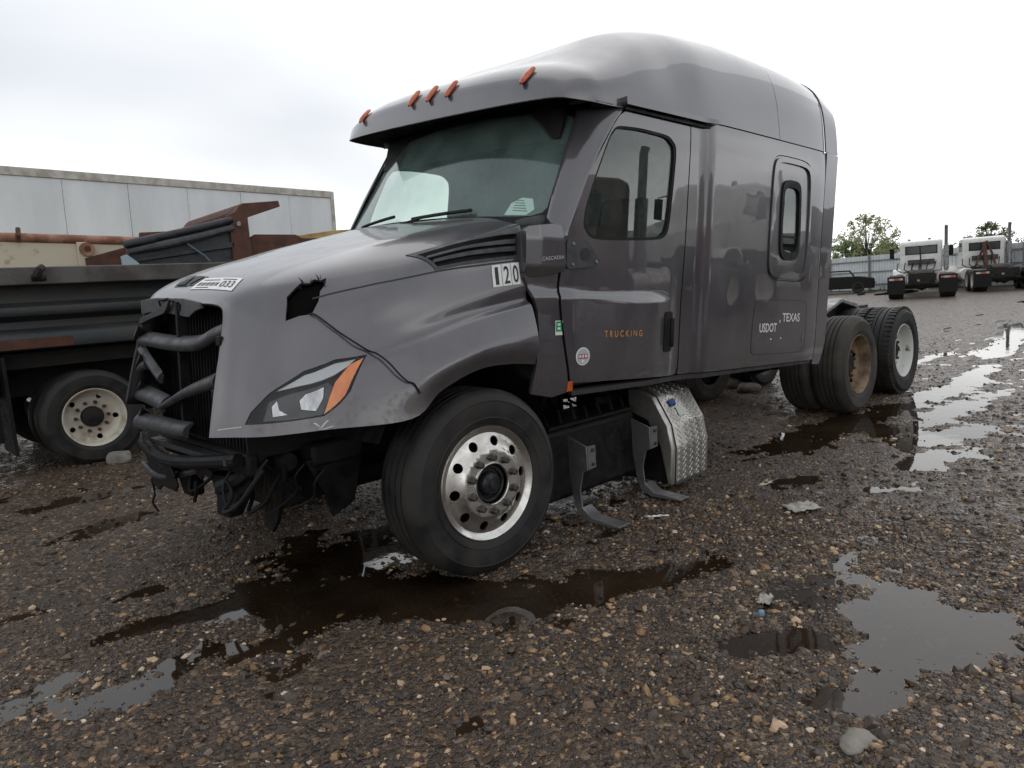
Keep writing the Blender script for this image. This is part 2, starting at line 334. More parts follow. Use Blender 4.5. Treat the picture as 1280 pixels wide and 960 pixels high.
M_STONE = mat('pale_stone', (.24, .22, .19), (.16, .145, .12), nscale=14, rough=.7, bump=.004, bscale=30)
M_YELLOW = mat('faded_yellow_paint', (.52, .36, .12), (.3, .18, .07), nscale=4, rough=.6)
M_DECAL = mat('round_decal', (.42, .46, .52), rough=.5)
M_DECALR = mat('decal_red', (.42, .10, .06), rough=.5)
M_SCRATCH = mat('scraped_bare_plastic', (.55, .54, .53), rough=.7)
# ---------------------------------------------------------------- body surfaces (metres, truck frame: x to the rear, y to its right, z up)
def sstep(a, b, x):
    t = np.clip((np.asarray(x, float) - a) / (b - a), 0, 1); return t * t * (3 - 2 * t)
HX = [[-1.13,-1.08,-.95,-.75,-.52,-.30,-.05,.16,.36],
      [-1.13,-1.08,-.95,-.75,-.52,-.30,-.05,.16,.36],
      [-1.125,-1.075,-.95,-.76,-.53,-.31,-.06,.15,.35],
      [-1.12,-1.075,-.955,-.77,-.54,-.32,-.07,.14,.33],
      [-1.13,-1.085,-.97,-.79,-.56,-.34,-.08,.12,.30],
      [-1.145,-1.105,-1.0,-.82,-.59,-.36,-.10,.11,.29],
      [-1.17,-1.13,-1.03,-.85,-.62,-.38,-.11,.10,.29],
      [-1.19,-1.15,-1.05,-.87,-.63,-.39,-.11,.10,.30],
      [-1.21,-1.17,-1.07,-.885,-.62,-.385,-.11,.10,.30],
      [-1.23,-1.185,-1.085,-.895,-.58,-.365,-.11,.10,.30],
      [-1.25,-1.20,-1.10,-.90,-.52,-.34,-.11,.10,.30]]
HY = [[0]*9, [-.24,-.25,-.28,-.31,-.34,-.37,-.4,-.42,-.44],
      [-.44,-.47,-.52,-.58,-.64,-.68,-.72,-.74,-.76],
      [-.53,-.58,-.68,-.78,-.87,-.92,-.96,-.98,-1.0],
      [-.57,-.635,-.76,-.88,-.97,-1.02,-1.06,-1.08,-1.09],
      [-.585,-.66,-.81,-.94,-1.03,-1.065,-1.09,-1.105,-1.12],
      [-.60,-.685,-.85,-.985,-1.056,-1.092,-1.118,-1.136,-1.146],
      [-.61,-.70,-.875,-1.016,-1.084,-1.108,-1.126,-1.137,-1.143],
      [-.62,-.715,-.90,-1.05,-1.122,-1.152,-1.172,-1.183,-1.19],
      [-.63,-.73,-.915,-1.078,-1.175,-1.222,-1.24,-1.245,-1.245],
      [-.64,-.74,-.927,-1.098,-1.207,-1.205,-1.21,-1.213,-1.213]]
HZ = [[1.50,1.56,1.63,1.70,1.765,1.825,1.89,1.945,2.0],
      [1.50,1.558,1.628,1.698,1.763,1.823,1.888,1.943,1.998],
      [1.50,1.55,1.615,1.683,1.748,1.81,1.875,1.93,1.98],
      [1.485,1.53,1.585,1.645,1.705,1.76,1.83,1.88,1.935],
      [1.45,1.48,1.52,1.575,1.64,1.705,1.79,1.85,1.91],
      [1.38,1.40,1.43,1.47,1.53,1.59,1.65,1.70,1.745],
      [1.27,1.28,1.29,1.32,1.385,1.45,1.52,1.565,1.60],
      [1.19,1.195,1.20,1.22,1.295,1.36,1.44,1.485,1.52],
      [1.10,1.105,1.11,1.13,1.235,1.31,1.395,1.44,1.475],
      [1.0,1.005,1.01,1.03,1.08,1.19,1.27,1.29,1.285],
      [.895,.905,.925,.955,.97,1.085,1.17,1.185,1.17]]
HNET = np.stack([np.array(HX, float), np.array(HY, float), np.array(HZ, float)], -1)   # rows v, cols u
def _cr(n, t):
    i = np.clip(np.floor(t).astype(int), 0, n - 2); f = t - i
    idx = np.stack([i - 1, i, i + 1, i + 2]); 
    w = np.stack([-.5*f+f*f-.5*f**3, 1-2.5*f*f+1.5*f**3, .5*f+2*f*f-1.5*f**3, -.5*f*f+.5*f**3])
    return idx, w
def _net(net, u, v):
    R, Cn = net.shape[:2]
    e = np.concatenate([2*net[:1]-net[1:2], net, 2*net[-1:]-net[-2:-1]], 0)
    e = np.concatenate([2*e[:, :1]-e[:, 1:2], e, 2*e[:, -1:]-e[:, -2:-1]], 1)
    iv, wv = _cr(R, np.asarray(v, float) * (R - 1)); iu, wu = _cr(Cn, np.asarray(u, float) * (Cn - 1))
    out = 0
    for a in range(4):
        for b in range(4):
            out = out + (wv[a] * wu[b])[:, None] * e[iv[a] + 1, iu[b] + 1]
    return out
def hood_s(uv, side=-1):
    uv = np.atleast_2d(uv).astype(float)
    av = np.abs(uv[:, 1])
    P = _net(HNET, np.clip(uv[:, 0], 0, 1), np.clip(av, 0, 1))
    P[:, 1] *= np.where(uv[:, 1] < 0, -1, 1) * (-side)
    return P
def side_w(x, z):
    x = np.asarray(x, float); z = np.asarray(z, float)
    w = 1.175 + .025 * sstep(1.93, 2.06, x)
    w = w - .2 * np.clip(z - 2.45, 0, 1) ** 2 - .35 * np.clip(1.12 - z, 0, 1) ** 2
    zc = 1.53 - .035 * (x - .55)
    w = w + .026 * sstep(zc + .05, zc - .012, z) * (1 - sstep(1.35, 1.7, x))
    w = w - .012 * sstep(2.0, 1.3, z) * sstep(1.62, 1.72, x) * (1 - sstep(1.9, 2.05, x))
    w = w - .12 * np.clip(x - 3.62, 0, 1) ** 2
    w = w - .05 * np.clip(.62 - x, 0, 1)
    return w
def side_s(xz, side=-1):
    xz = np.atleast_2d(xz).astype(float)
    return np.stack([xz[:, 0], side * side_w(xz[:, 0], xz[:, 1]), xz[:, 1]], 1)
RCX = [.50,.505,.53,.585,.655,.70,.82,.95,1.11,1.45,1.77,2.2,2.7,3.3,4.05]
RCZ = [2.665,2.74,2.81,2.872,2.918,2.938,2.98,3.035,3.115,3.28,3.37,3.44,3.47,3.46,3.43]
REX = [.5,.95,1.74,2.04,2.9,3.72,4.05]
REZ = [2.66,2.665,2.675,2.705,2.725,2.74,2.745]
def _pchip(xs, ys, x):
    xs = np.array(xs, float); ys = np.array(ys, float); h = np.diff(xs); d = np.diff(ys) / h
    m = np.concatenate([[d[0]], np.where(d[:-1]*d[1:] > 0, 2*d[:-1]*d[1:]/(d[:-1]+d[1:]+1e-12), 0), [d[-1]]])
    x = np.clip(x, xs[0], xs[-1]); i = np.clip(np.searchsorted(xs, x) - 1, 0, len(xs) - 2)
    t = (x - xs[i]) / h[i]
    return (1+2*t)*(1-t)**2*ys[i] + t*(1-t)**2*h[i]*m[i] + t*t*(3-2*t)*ys[i+1] + t*t*(t-1)*h[i]*m[i+1]
def roof_s(us, x1=4.05):
    us = np.atleast_2d(us).astype(float); u, s = us[:, 0], us[:, 1]; a = np.abs(s)
    xf = .50 + .16 * a ** 2.2 + .30 * np.clip((a - .78) / .22, 0, 1) ** 2     # plan curve of the visor lip
    x = xf + (x1 - xf) * u
    xe = np.clip(x - (xf - .50) * (1 - sstep(.95, 2.0, x)), .5, 4.05)
    zc = _pchip(RCX, RCZ, xe); ze = np.minimum(_pchip(REX, REZ, x), zc)
    W = 1.170 + .017 * sstep(1.1, 2.3, x) - .12 * np.clip(x - 3.62, 0, 1) ** 2 - .055 * (1 - sstep(.5, .85, x))
    n = 3.4 + .9 * sstep(1.1, 1.9, x)
    # distribute s so that the shoulder gets enough points: s is the sine-like lateral parameter
    pw = n / 2; ac = np.clip(a, 1e-9, 1); th = np.pi / 2 * ac ** pw / (ac ** pw + np.clip(1 - ac, 0, 1) ** pw)
    c = np.sin(th) ** (2 / n); pr = np.cos(th) ** (2 / n)
    c = np.clip(c, 0, 1)
    z = ze + (zc - ze) * pr
    # shallow scoop between two shoulders in front
    z = z + (.014 * np.exp(-((c - .62) / .2) ** 2) - .014 * np.exp(-(c / .4) ** 2)) * sstep(.85, 1.25, x) * (1 - sstep(1.5, 2.2, x))
    z = z + .03 * np.sign(s) * c * (1 - sstep(.8, 1.6, x))
    c = c * (1 - (.15 - .07 * sstep(2.2, 3.6, x)) * np.clip((z - ze) / .8, 0, 1) * sstep(.9, 1.7, x))
    return np.stack([x, np.sign(s) * c * W, z], 1)
def wind_s(ab):
    ab = np.atleast_2d(ab).astype(float); a, b = ab[:, 0], ab[:, 1]; q = np.abs(a) ** 2.2
    return np.stack([.38 + .39*b + .15*q, a * (1.065 - .09*b), 2.0 + .70*b - .035*q - .03*np.sin(b*np.pi)*0], 1)
# ---------------------------------------------------------------- ground: one sheet of wet gravel with dips, and the water standing in them
_lat = np.random.default_rng(3).random((256, 256))
def vnoise(x, y, s):
    x = np.asarray(x)*s + 71.3; y = np.asarray(y)*s + 37.9
    i = np.floor(x).astype(int); j = np.floor(y).astype(int); fx = x-i; fy = y-j
    fx = fx*fx*(3-2*fx); fy = fy*fy*(3-2*fy); g = lambda a, b: _lat[a % 256, b % 256]
    return (g(i, j)*(1-fx)+g(i+1, j)*fx)*(1-fy) + (g(i, j+1)*(1-fx)+g(i+1, j+1)*fx)*fy - .5
WATER_Z = -.016
PUDDLES = [(-1.42,-.34,.36,.11,-.2,.036), (-1.74,-.93,.22,.13,.3,.028), (-2.05,-.62,.2,.10,.2,.024),
           (-.62,-1.0,.62,.26,-.8,.037), (-.12,-1.5,.42,.20,-.6,.034), (.38,-1.9,.36,.13,-.5,.027), (-.25,-.35,.9,.5,-.3,.037),
           (.42,-2.92,.40,.20,-.5,.034), (.02,-3.08,.26,.15,-.2,.036), (.72,-3.28,.34,.13,-.4,.032), (.86,-2.95,.22,.12,-.2,.026), (.15,-2.66,.16,.10,-.5,.026),
           (4.45,-1.25,1.3,.28,-.1,.05), (5.5,-1.9,1.0,.17,-.1,.045), (4.4,-2.2,.6,.15,-.3,.04), (3.55,-2.35,.4,.12,-.3,.03), (2.45,-1.75,.3,.12,-.2,.022), (2.5,-2.25,.3,.12,-.4,.022),
           (6.8,-1.5,1.0,.16,.0,.036), (8.3,-1.45,.8,.13,.05,.036), (7.6,-2.5,.9,.16,-.05,.034), (9.4,-2.0,1.0,.14,.1,.034), (11.3,-1.1,1.2,.18,.1,.036), (12.6,-2.6,1.4,.2,.1,.036), (14.5,-.6,1.6,.2,.15,.036), (16.5,-2.4,1.8,.25,.1,.038),
           (19.5,-.4,2.0,.28,.15,.04), (22,-1.9,2.2,.3,.15,.04), (25,1.2,2.2,.35,.2,.04), (-1.25,1.75,.45,.14,.2,.028), (-1.85,.4,.3,.1,.2,.026), (-1.42,.17,.2,.08,0,.026), (-.9,2.9,.6,.18,.1,.028)]
def ground_h(x, y):
    x = np.asarray(x, float); y = np.asarray(y, float)
    h = .022*vnoise(x, y, .9) + .022*vnoise(x+9, y, 2.3) + .022*vnoise(x, y+5, 5.5) + .018*vnoise(x, y, 12) + .008*vnoise(x, y, 21)
    h = h + .006
    for cx_, cy_, a, b, d in ((7.5, -2.6, 6.0, 1.9, .006), (16, -1.5, 8, 3.0, .012), (.55, -3.1, 1.0, .55, .004), (-1.7, -.6, .7, .7, .006), (3.2, -2.0, 1.2, .6, .007), (.3, -1.9, .9, .4, .005)):   # low-lying stretches
        h = h - d*np.exp(-(((x-cx_)/a)**2+((y-cy_)/b)**2)**2)
    for c_ in (-2.35, -3.15, -.95):                                # old wheel ruts
        h = h - .010*np.exp(-((y-c_-.25*np.sin(x*.45+c_)-.06*(x))/.13)**2)*(.6+vnoise(x, y, 1.7))
    for cx_, cy_, a, b, t, d in PUDDLES:
        dx, dy = x-cx_, y-cy_; u = (dx*math.cos(t)+dy*math.sin(t))/a; v = (-dx*math.sin(t)+dy*math.cos(t))/b
        h = h - .8*d*np.exp(-(u*u+v*v)**1.3*.7)
    far = np.clip((np.hypot(x+2.4, y+4)-26)/20, 0, 1)
    return h*(1-far)
def axis(lo, hi, step, far, g=1.16):
    c = list(np.arange(lo, hi+1e-6, step)); s = step; a = [hi]; b = [lo]
    while a[-1] < far: s *= g; a.append(a[-1]+s)
    s = step
    while b[-1] > -far: s *= g; b.append(b[-1]-s)
    return np.array(b[1:][::-1] + c + a[1:])
gx = axis(-3.4, 7.2, .028, 420, 1.1); gy = axis(-4.8, 2.2, .028, 420, 1.1)
GX, GY = np.meshgrid(gx, gy); GZ = ground_h(GX, GY)
b_ = MB(); nr, nc = GX.shape
me = bpy.data.meshes.new('ground'); VV = np.stack([GX, GY, GZ], -1).reshape(-1, 3)
idx = np.arange(nr*nc).reshape(nr, nc); Q = np.stack([idx[:-1, :-1], idx[:-1, 1:], idx[1:, 1:], idx[1:, :-1]], -1).reshape(-1, 4)
def fast_mesh(me, V, F):
    k = F.shape[1]; me.vertices.add(len(V)); me.vertices.foreach_set('co', np.ascontiguousarray(V, np.float32).ravel())
    me.loops.add(F.size); me.loops.foreach_set('vertex_index', np.ascontiguousarray(F, np.int32).ravel())
    me.polygons.add(len(F)); me.polygons.foreach_set('loop_start', np.arange(0, F.size, k, dtype=np.int32))
    me.update(calc_edges=True); me.validate(); me.shade_smooth(); return me
fast_mesh(me, VV, Q)
def ground_mat():
    m = bpy.data.materials.new('wet_gravel'); m.use_nodes = True; nt = m.node_tree; b = nt.nodes['Principled BSDF']; L = nt.links.new; NN = nt.nodes.new
    ge = NN('ShaderNodeNewGeometry'); P = ge.outputs['Position']
    def vor(s, f='F1'):
        v = NN('ShaderNodeTexVoronoi'); v.feature = f; v.inputs['Scale'].default_value = s; L(P, v.inputs['Vector']); return v
    def noise(s, d=5):
        n = NN('ShaderNodeTexNoise'); n.inputs['Scale'].default_value = s; n.inputs['Detail'].default_value = d; L(P, n.inputs['Vector']); return n
    def mathn(op, a, b_):
        n = NN('ShaderNodeMath'); n.operation = op
        for i, q in enumerate((a, b_)):
            if isinstance(q, (int, float)): n.inputs[i].default_value = q
            else: L(q, n.inputs[i])
        return n.outputs[0]
    v1 = vor(48); v2 = vor(110); n0 = noise(1.3); n3 = noise(9)
    sep = NN('ShaderNodeSeparateColor'); L(v1.outputs['Color'], sep.inputs[0])
    r1 = NN('ShaderNodeValToRGB'); L(sep.outputs[0], r1.inputs[0]); r1.color_ramp.interpolation = 'CONSTANT'
    els = r1.color_ramp.elements; els[0].position = 0; els[0].color = (0.0354, 0.0256, 0.0190, 1); els[1].position = .3; els[1].color = (0.0774, 0.0542, 0.0371, 1)
    for p_, c_ in ((.5, (0.0442, 0.0295, 0.0197)), (.64, (0.1049, 0.0684, 0.0428)), (.76, (0.0685, 0.0551, 0.0446)), (.85, (0.2210, 0.1331, 0.0659)), (.95, (0.3317, 0.2282, 0.1401))):
        e_ = els.new(p_); e_.color = (*c_, 1)
    mud = NN('ShaderNodeMix'); mud.data_type = 'RGBA'; mud.inputs[7].default_value = (0.0729, 0.0456, 0.0281, 1); L(r1.outputs[0], mud.inputs[6])
    mr = NN('ShaderNodeMapRange'); mr.inputs[1].default_value = .45; mr.inputs[2].default_value = .68; mr.inputs[4].default_value = .8; L(n0.outputs[0], mr.inputs[0]); L(mr.outputs[0], mud.inputs[0])
    L(mud.outputs[2], b.inputs['Base Color']); b.inputs['Specular IOR Level'].default_value = .5
    rr = NN('ShaderNodeMapRange'); rr.inputs[1].default_value = .35; rr.inputs[2].default_value = .65; rr.inputs[3].default_value = .17; rr.inputs[4].default_value = .6; L(n3.outputs[0], rr.inputs[0]); L(rr.outputs[0], b.inputs['Roughness'])
    h = mathn('ADD', mathn('MULTIPLY', v1.outputs['Distance'], -1.), mathn('MULTIPLY', v2.outputs['Distance'], -.45))
    bp = NN('ShaderNodeBump'); bp.inputs['Distance'].default_value = .022; bp.inputs['Strength'].default_value = .9; L(h, bp.inputs['Height']); L(bp.outputs[0], b.inputs['Normal'])
    return m
ground = mesh_obj('ground', me, ground_mat()); tag(ground, 'dark wet gravel lot with shallow puddles', 'ground', kind='structure')
# standing water
def water_mat():
    """shallow silty rain water: part of the bottom shows through, the sky mirrors on top"""
    m = bpy.data.materials.new('muddy_water'); m.use_nodes = True; nt = m.node_tree; nt.nodes.clear(); L = nt.links.new; NN = nt.nodes.new
    ge = NN('ShaderNodeNewGeometry'); n = NN('ShaderNodeTexNoise'); n.inputs['Scale'].default_value = 7; n.inputs['Detail'].default_value = 2; L(ge.outputs['Position'], n.inputs['Vector'])
    bp = NN('ShaderNodeBump'); bp.inputs['Distance'].default_value = .0012; bp.inputs['Strength'].default_value = .5; L(n.outputs[0], bp.inputs['Height'])
    tr = NN('ShaderNodeBsdfTransparent'); tr.inputs[0].default_value = (.62, .50, .38, 1)
    df = NN('ShaderNodeBsdfDiffuse'); df.inputs[0].default_value = (.042, .027, .016, 1)
    n2 = NN('ShaderNodeTexNoise'); n2.inputs['Scale'].default_value = 2.2; n2.inputs['Detail'].default_value = 4; L(ge.outputs['Position'], n2.inputs['Vector'])
    mr = NN('ShaderNodeMapRange'); mr.inputs[1].default_value = .35; mr.inputs[2].default_value = .65; mr.inputs[3].default_value = .22; mr.inputs[4].default_value = .7; L(n2.outputs[0], mr.inputs[0])
    m1 = NN('ShaderNodeMixShader'); L(mr.outputs[0], m1.inputs[0]); L(tr.outputs[0], m1.inputs[1]); L(df.outputs[0], m1.inputs[2])
    gl = NN('ShaderNodeBsdfGlossy'); gl.inputs['Roughness'].default_value = .03; L(bp.outputs[0], gl.inputs['Normal'])
    fr = NN('ShaderNodeFresnel'); fr.inputs[0].default_value = 1.5; L(bp.outputs[0], fr.inputs['Normal'])
    m2 = NN('ShaderNodeMixShader'); L(fr.outputs[0], m2.inputs[0]); L(m1.outputs[0], m2.inputs[1]); L(gl.outputs[0], m2.inputs[2])
    o = NN('ShaderNodeOutputMaterial'); L(m2.outputs[0], o.inputs[0]); return m
wv = MB().add([(-4, -6, WATER_Z), (30, -6, WATER_Z), (30, 8, WATER_Z), (-4, 8, WATER_Z)], [(0, 1, 2, 3)])
tag(wv.build('water', water_mat()), 'muddy rain water standing in the hollows of the lot', 'water', kind='structure')
# loose stones lying on the sheet
def stones(name, n, r0, r1, half, base, smin, smed, smax, label, seed):
    g = np.random.default_rng(seed)
    rr = np.sqrt(g.random(n)*(r1*r1-r0*r0)+r0*r0) if r1 < 6 else r0*(r1/r0)**g.random(n)
    az = CAM_YAW + (g.random(n)*2-1)*half
    x = CAM_LOC[0]+rr*np.sin(az); y = CAM_LOC[1]+rr*np.cos(az)
    # uneven cover: worn tracks carry fewer loose stones
    cov = vnoise(x, y, 1.4) + .6*vnoise(x, y, 4.1); hh = ground_h(x, y); keep = (g.random(n) < np.clip(.78+1.1*cov, .12, 1)) & ((hh > WATER_Z-.010) | (g.random(n) < .45))
    x, y, hh = x[keep], y[keep], hh[keep]; n = len(x)
    s = np.clip(smed*np.exp(g.normal(0, .55, n)), smin, smax)
    if base == 'ico':
        t = (1+5**.5)/2; V = np.array([(-1,t,0),(1,t,0),(-1,-t,0),(1,-t,0),(0,-1,t),(0,1,t),(0,-1,-t),(0,1,-t),(t,0,-1),(t,0,1),(-t,0,-1),(-t,0,1)])/(1+t*t)**.5
        F = np.array([(0,11,5),(0,5,1),(0,1,7),(0,7,10),(0,10,11),(1,5,9),(5,11,4),(11,10,2),(10,7,6),(7,1,8),(3,9,4),(3,4,2),(3,2,6),(3,6,8),(3,8,9),(4,9,5),(2,4,11),(6,2,10),(8,6,7),(9,8,1)])
    else:
        V = np.array([(1,0,0),(-1,0,0),(0,1,0),(0,-1,0),(0,0,1),(0,0,-1)], float); F = np.array([(4,0,2),(4,2,1),(4,1,3),(4,3,0),(5,2,0),(5,1,2),(5,3,1),(5,0,3)])
    k = len(V); W = V[None]*(1+g.normal(0, .18, (n, k, 1)))
    W = W*np.stack([1+.35*g.random(n), .72+.3*g.random(n), .5+.28*g.random(n)], -1)[:, None, :]
    a = g.random(n)*6.283; tl = g.normal(0, .3, n); ca, sa, ct, st = np.cos(a)[:, None], np.sin(a)[:, None], np.cos(tl)[:, None], np.sin(tl)[:, None]
    X, Y, Z = W[..., 0], W[..., 1], W[..., 2]; X, Z = X*ct-Z*st, X*st+Z*ct; X, Y = X*ca-Y*sa, X*sa+Y*ca
    W = np.stack([X, Y, Z], -1)*s[:, None, None] + np.stack([x, y, hh+s*g.uniform(-.45, .12, n)], -1)[:, None, :]
    FF = (F[None]+np.arange(n)[:, None, None]*k).reshape(-1, 3)
    me = fast_mesh(bpy.data.meshes.new(name), W.reshape(-1, 3), FF)
    if base == 'ico': me.shade_flat()
    return tag(mesh_obj(name, me, M_GRAVEL), label, 'gravel', kind='stuff')
def gravel_mat():
    m = bpy.data.materials.new('loose_stone'); m.use_nodes = True; nt = m.node_tree; b = nt.nodes['Principled BSDF']; L = nt.links.new; NN = nt.nodes.new
    ge = NN('ShaderNodeNewGeometry'); r = NN('ShaderNodeValToRGB'); L(ge.outputs['Random Per Island'], r.inputs[0]); r.color_ramp.interpolation = 'CONSTANT'
    els = r.color_ramp.elements; els[0].color = (0.0376, 0.0275, 0.0206, 1); els[1].position = .20; els[1].color = (0.0575, 0.0409, 0.0297, 1)
    for p_, c_ in ((.40, (0.0553, 0.0351, 0.0214)), (.54, (0.0829, 0.0551, 0.0355)), (.66, (0.0619, 0.0485, 0.0379)), (.75, (0.1217, 0.0760, 0.0428)), (.82, (0.2101, 0.1236, 0.0577)), (.87, (0.1326, 0.0950, 0.0659)), (.915, (0.3096, 0.1902, 0.0949)), (.955, (0.4201, 0.2947, 0.1814)), (.985, (0.5306, 0.4183, 0.3132))):
        e_ = els.new(p_); e_.color = (*c_, 1)
    n = NN('ShaderNodeTexNoise'); n.inputs['Scale'].default_value = 120; L(ge.outputs['Position'], n.inputs['Vector'])
    mx = NN('ShaderNodeMix'); mx.data_type = 'RGBA'; mx.blend_type = 'MULTIPLY'; mx.inputs[0].default_value = .6; L(r.outputs[0], mx.inputs[6]); L(n.outputs[0], mx.inputs[7])
    br = NN('ShaderNodeMix'); br.data_type = 'RGBA'; br.blend_type = 'ADD'; br.inputs[0].default_value = .6; L(mx.outputs[2], br.inputs[6]); L(mx.outputs[2], br.inputs[7]); L(br.outputs[2], b.inputs['Base Color'])
    b.inputs['Roughness'].default_value = .38; b.inputs['Specular IOR Level'].default_value = .38
    return m
M_GRAVEL = gravel_mat()
stones('gravel', 86000, 1.7, 4.6, .80, 'ico', .003, .0063, .026, 'small wet mixed grey and tan stones strewn over the near ground', 11)
stones('gravel', 78000, 4.6, 16, .80, 'oct', .005, .0095, .03, 'small wet mixed grey and tan stones strewn over the farther ground', 12)
# ---------------------------------------------------------------- the grey tractor
BROT = Matrix(((0.99887, 0.00292, 0.04734, 0), (0, 0.9981, -0.0616, 0), (-0.04743, 0.06153, 0.99698, 0), (0, 0, 0, 1)))   # it leans: nose high, to its left
BINV = BROT.inverted()
truck = empty('semi_truck', BROT)
tag(truck, 'dark grey sleeper cab semi truck with missing bumper and broken grille', 'truck')
def scl(poly, s):
    p = np.array(poly); c = p.mean(0); return [tuple(c + (q-c)*s) for q in p]
HREF = (-.2, 0, 1.0)
hd = [(.182,.94),(.198,.883),(.248,.797),(.332,.698),(.405,.673),(.478,.708),(.455,.772),(.425,.842),(.372,.918),(.28,.93)]
vent = [(.608,.323),(.725,.328),(.99,.398),(.985,.5),(.67,.458)]
vent_in = [(.637,.352),(.715,.362),(.972,.422),(.97,.485),(.678,.446)]
mhole = [(.285,.508),(.288,.398),(.312,.362),(.332,.338),(.352,.352),(.366,.334),(.38,.352),(.395,.345),(.386,.385),(.372,.41),(.366,.455),(.350,.500),(.32,.498)]
mir = lambda q: [(a, -b) for a, b in q][::-1]
hood = panel('hood', hood_s, [(0, -1), (1, -1), (1, 1), (0, 1)], M_PAINT, truck, [hd, vent, mhole, mir(hd), mir(vent)], .02, .02, .012, ref=HREF)
# sharp seam along the hood side, as a thin dark groove strip
def strip(name, surf, pts, wd, m, parent, off=.002, thick=.002, ref=HREF):
    p = np.array(pts, float); d = np.gradient(p, axis=0); d /= np.linalg.norm(d, axis=1, keepdims=True); nn = np.stack([-d[:, 1], d[:, 0]], 1)
    out = [tuple(q) for q in p + nn*wd/2] + [tuple(q) for q in (p - nn*wd/2)[::-1]]
    return panel(name, surf, out, m, parent, (), .03, .03, thick, off, ref)
strip('hood_seam', hood_s, [(.352,.437),(.39,.434),(.428,.435),(.5,.441),(.6,.455),(.67,.463),(.8,.483),(.985,.507)], .006, M_INK, hood, off=.0015)
for sgn in (1, -1):
    q = (lambda L: L) if sgn == 1 else mir
    hv = panel('hood_vent', hood_s, q(vent), M_BLACK, truck, (), .04, .03, .01, -.035, HREF)
    panel('vent_frame', hood_s, q(vent), M_GREYPL, hv, [q(scl(vent_in, 1.03))], .04, .03, .04, .004, HREF)
    for k in (.36, .7):
        a = np.array(vent_in[0])*(1-k)+np.array(vent_in[4])*k; c = np.array(vent_in[2])*(1-k)+np.array(vent_in[3])*k
        pts = [tuple(a+(c-a)*t) for t in np.linspace(0, 1, 6)]
        pts = pts if sgn == 1 else [(x_, -y_) for x_, y_ in pts]
        strip('louver', hood_s, pts, .014, M_GREYPL, hv, off=.0, thick=.03)
    # headlight
    h = panel('headlight', hood_s, q(hd), M_BLACK, truck, (), .03, .03, .008, -.055, HREF)
    panel('bezel', hood_s, q(hd), M_BLACK, h, [q(scl(hd, .965))], .03, .03, .06, .001, HREF)
    led = [(.262,.788),(.332,.715),(.405,.690),(.452,.705),(.43,.728),(.4,.745),(.315,.765)]
    panel('light_guide', hood_s, q(led), M_LEDW, h, (), .03, .03, .02, -.012, HREF)
    pj_ = [(.322,.87),(.318,.83),(.332,.802),(.375,.782),(.372,.83),(.355,.883)]
    panel('reflector', hood_s, q(pj_), M_LAMP, h, (), .02, .02, .02, -.03, HREF)
    lo_ = [(.252,.90),(.248,.855),(.262,.83),(.268,.87),(.29,.892)]
    panel('reflector', hood_s, q(lo_), M_LAMP, h, (), .02, .02, .02, -.03, HREF)
    mid = [(.225,.92),(.24,.835),(.30,.795),(.385,.765),(.395,.8),(.368,.905),(.28,.918)]
    panel('lamp_carrier', hood_s, q(mid), M_GREYPL, h, [q(scl(pj_, 1.08)), q(scl(lo_, 1.1))], .02, .02, .012, -.028, HREF)
    amb = [(.371,.908),(.385,.84),(.4,.785),(.436,.725),(.470,.716),(.448,.772),(.415,.848)]
    panel('turn_signal', hood_s, q(amb), M_AMBER, h, (), .02, .02, .02, -.006, HREF)
    panel('lens', hood_s, q(scl(hd, .975)), M_LENS, h, (), .03, .03, .003, .002, HREF)
# torn mirror mount on the driver's side of the hood
mm = panel('mirror_mount', hood_s, scl(mhole, 1.02), M_VOID, truck, (), .015, .02, .02, -.028, HREF)
rg = random.Random(4)
for k in range(9):
    a = rg.uniform(.325, .388); b = rg.uniform(.335, .40); P, n = surf_n(hood_s, np.array([(a, b)]), HREF); p = Vector(P[0]); nn = Vector(n[0])
    d = Vector((rg.uniform(-1, 1), rg.uniform(-.3, .3), rg.uniform(-.2, 1))).normalized()*rg.uniform(.012, .03)
    MB().add([p, p+d+nn*.012, p+d.cross(nn)*.5+nn*.004, p-nn*.004], [(0, 1, 2), (0, 3, 1), (1, 3, 2), (0, 2, 3)]).build('torn_plastic', M_BLACK if k % 4 else M_GREYPL, mm, sharp=10)
cab_uv = np.array([(.345,.5),(.36,.51),(.385,.54),(.415,.575),(.45,.63),(.48,.69),(.497,.75),(.51,.812),(.522,.85),(.535,.875),(.548,.89),(.552,.93)])
P, n = surf_n(hood_s, cab_uv, HREF); o_ = np.array([.01,.02,.03,.022,.03,.012,.02,.03,.03,.02,.012,.008])[:, None]
MB().tube(smooth((P+n*o_).tolist(), 4), .0045, 6).build('loose_wire', M_BLACK, truck)
# number stickers
for k in range(3):
    a0, a1 = k/3+.01, (k+1)/3-.01; Qd = np.array([(.853,.578),(.978,.592),(.978,.512),(.853,.496)])
    bl = lambda a, b: tuple(Qd[0]*(1-a)*(1-b)+Qd[1]*a*(1-b)+Qd[2]*a*b+Qd[3]*(1-a)*b)
    st = panel('number_sticker', hood_s, [bl(a0, 0), bl(a1, 0), bl(a1, 1), bl(a0, 1)], M_WHITE, truck, (), .03, .03, .001, .003, HREF)
    a2, a3 = (a0+.09, a1-.11) if k == 0 else (a0+.055, a1-.055)
    text_on('digit', '120'[k], hood_s, [bl(a2, .1), bl(a3, .1), bl(a3, .9), bl(a2, .9)], M_INK, st, .0045, .012 if k else -.01, HREF)
Qd = np.array([(.142,.205),(.142,.005),(.238,-.015),(.246,.148)])   # seen from the nose: lower edge towards the grille
lot = [(.132,.005),(.238,-.017),(.248,.148),(.152,.212)]
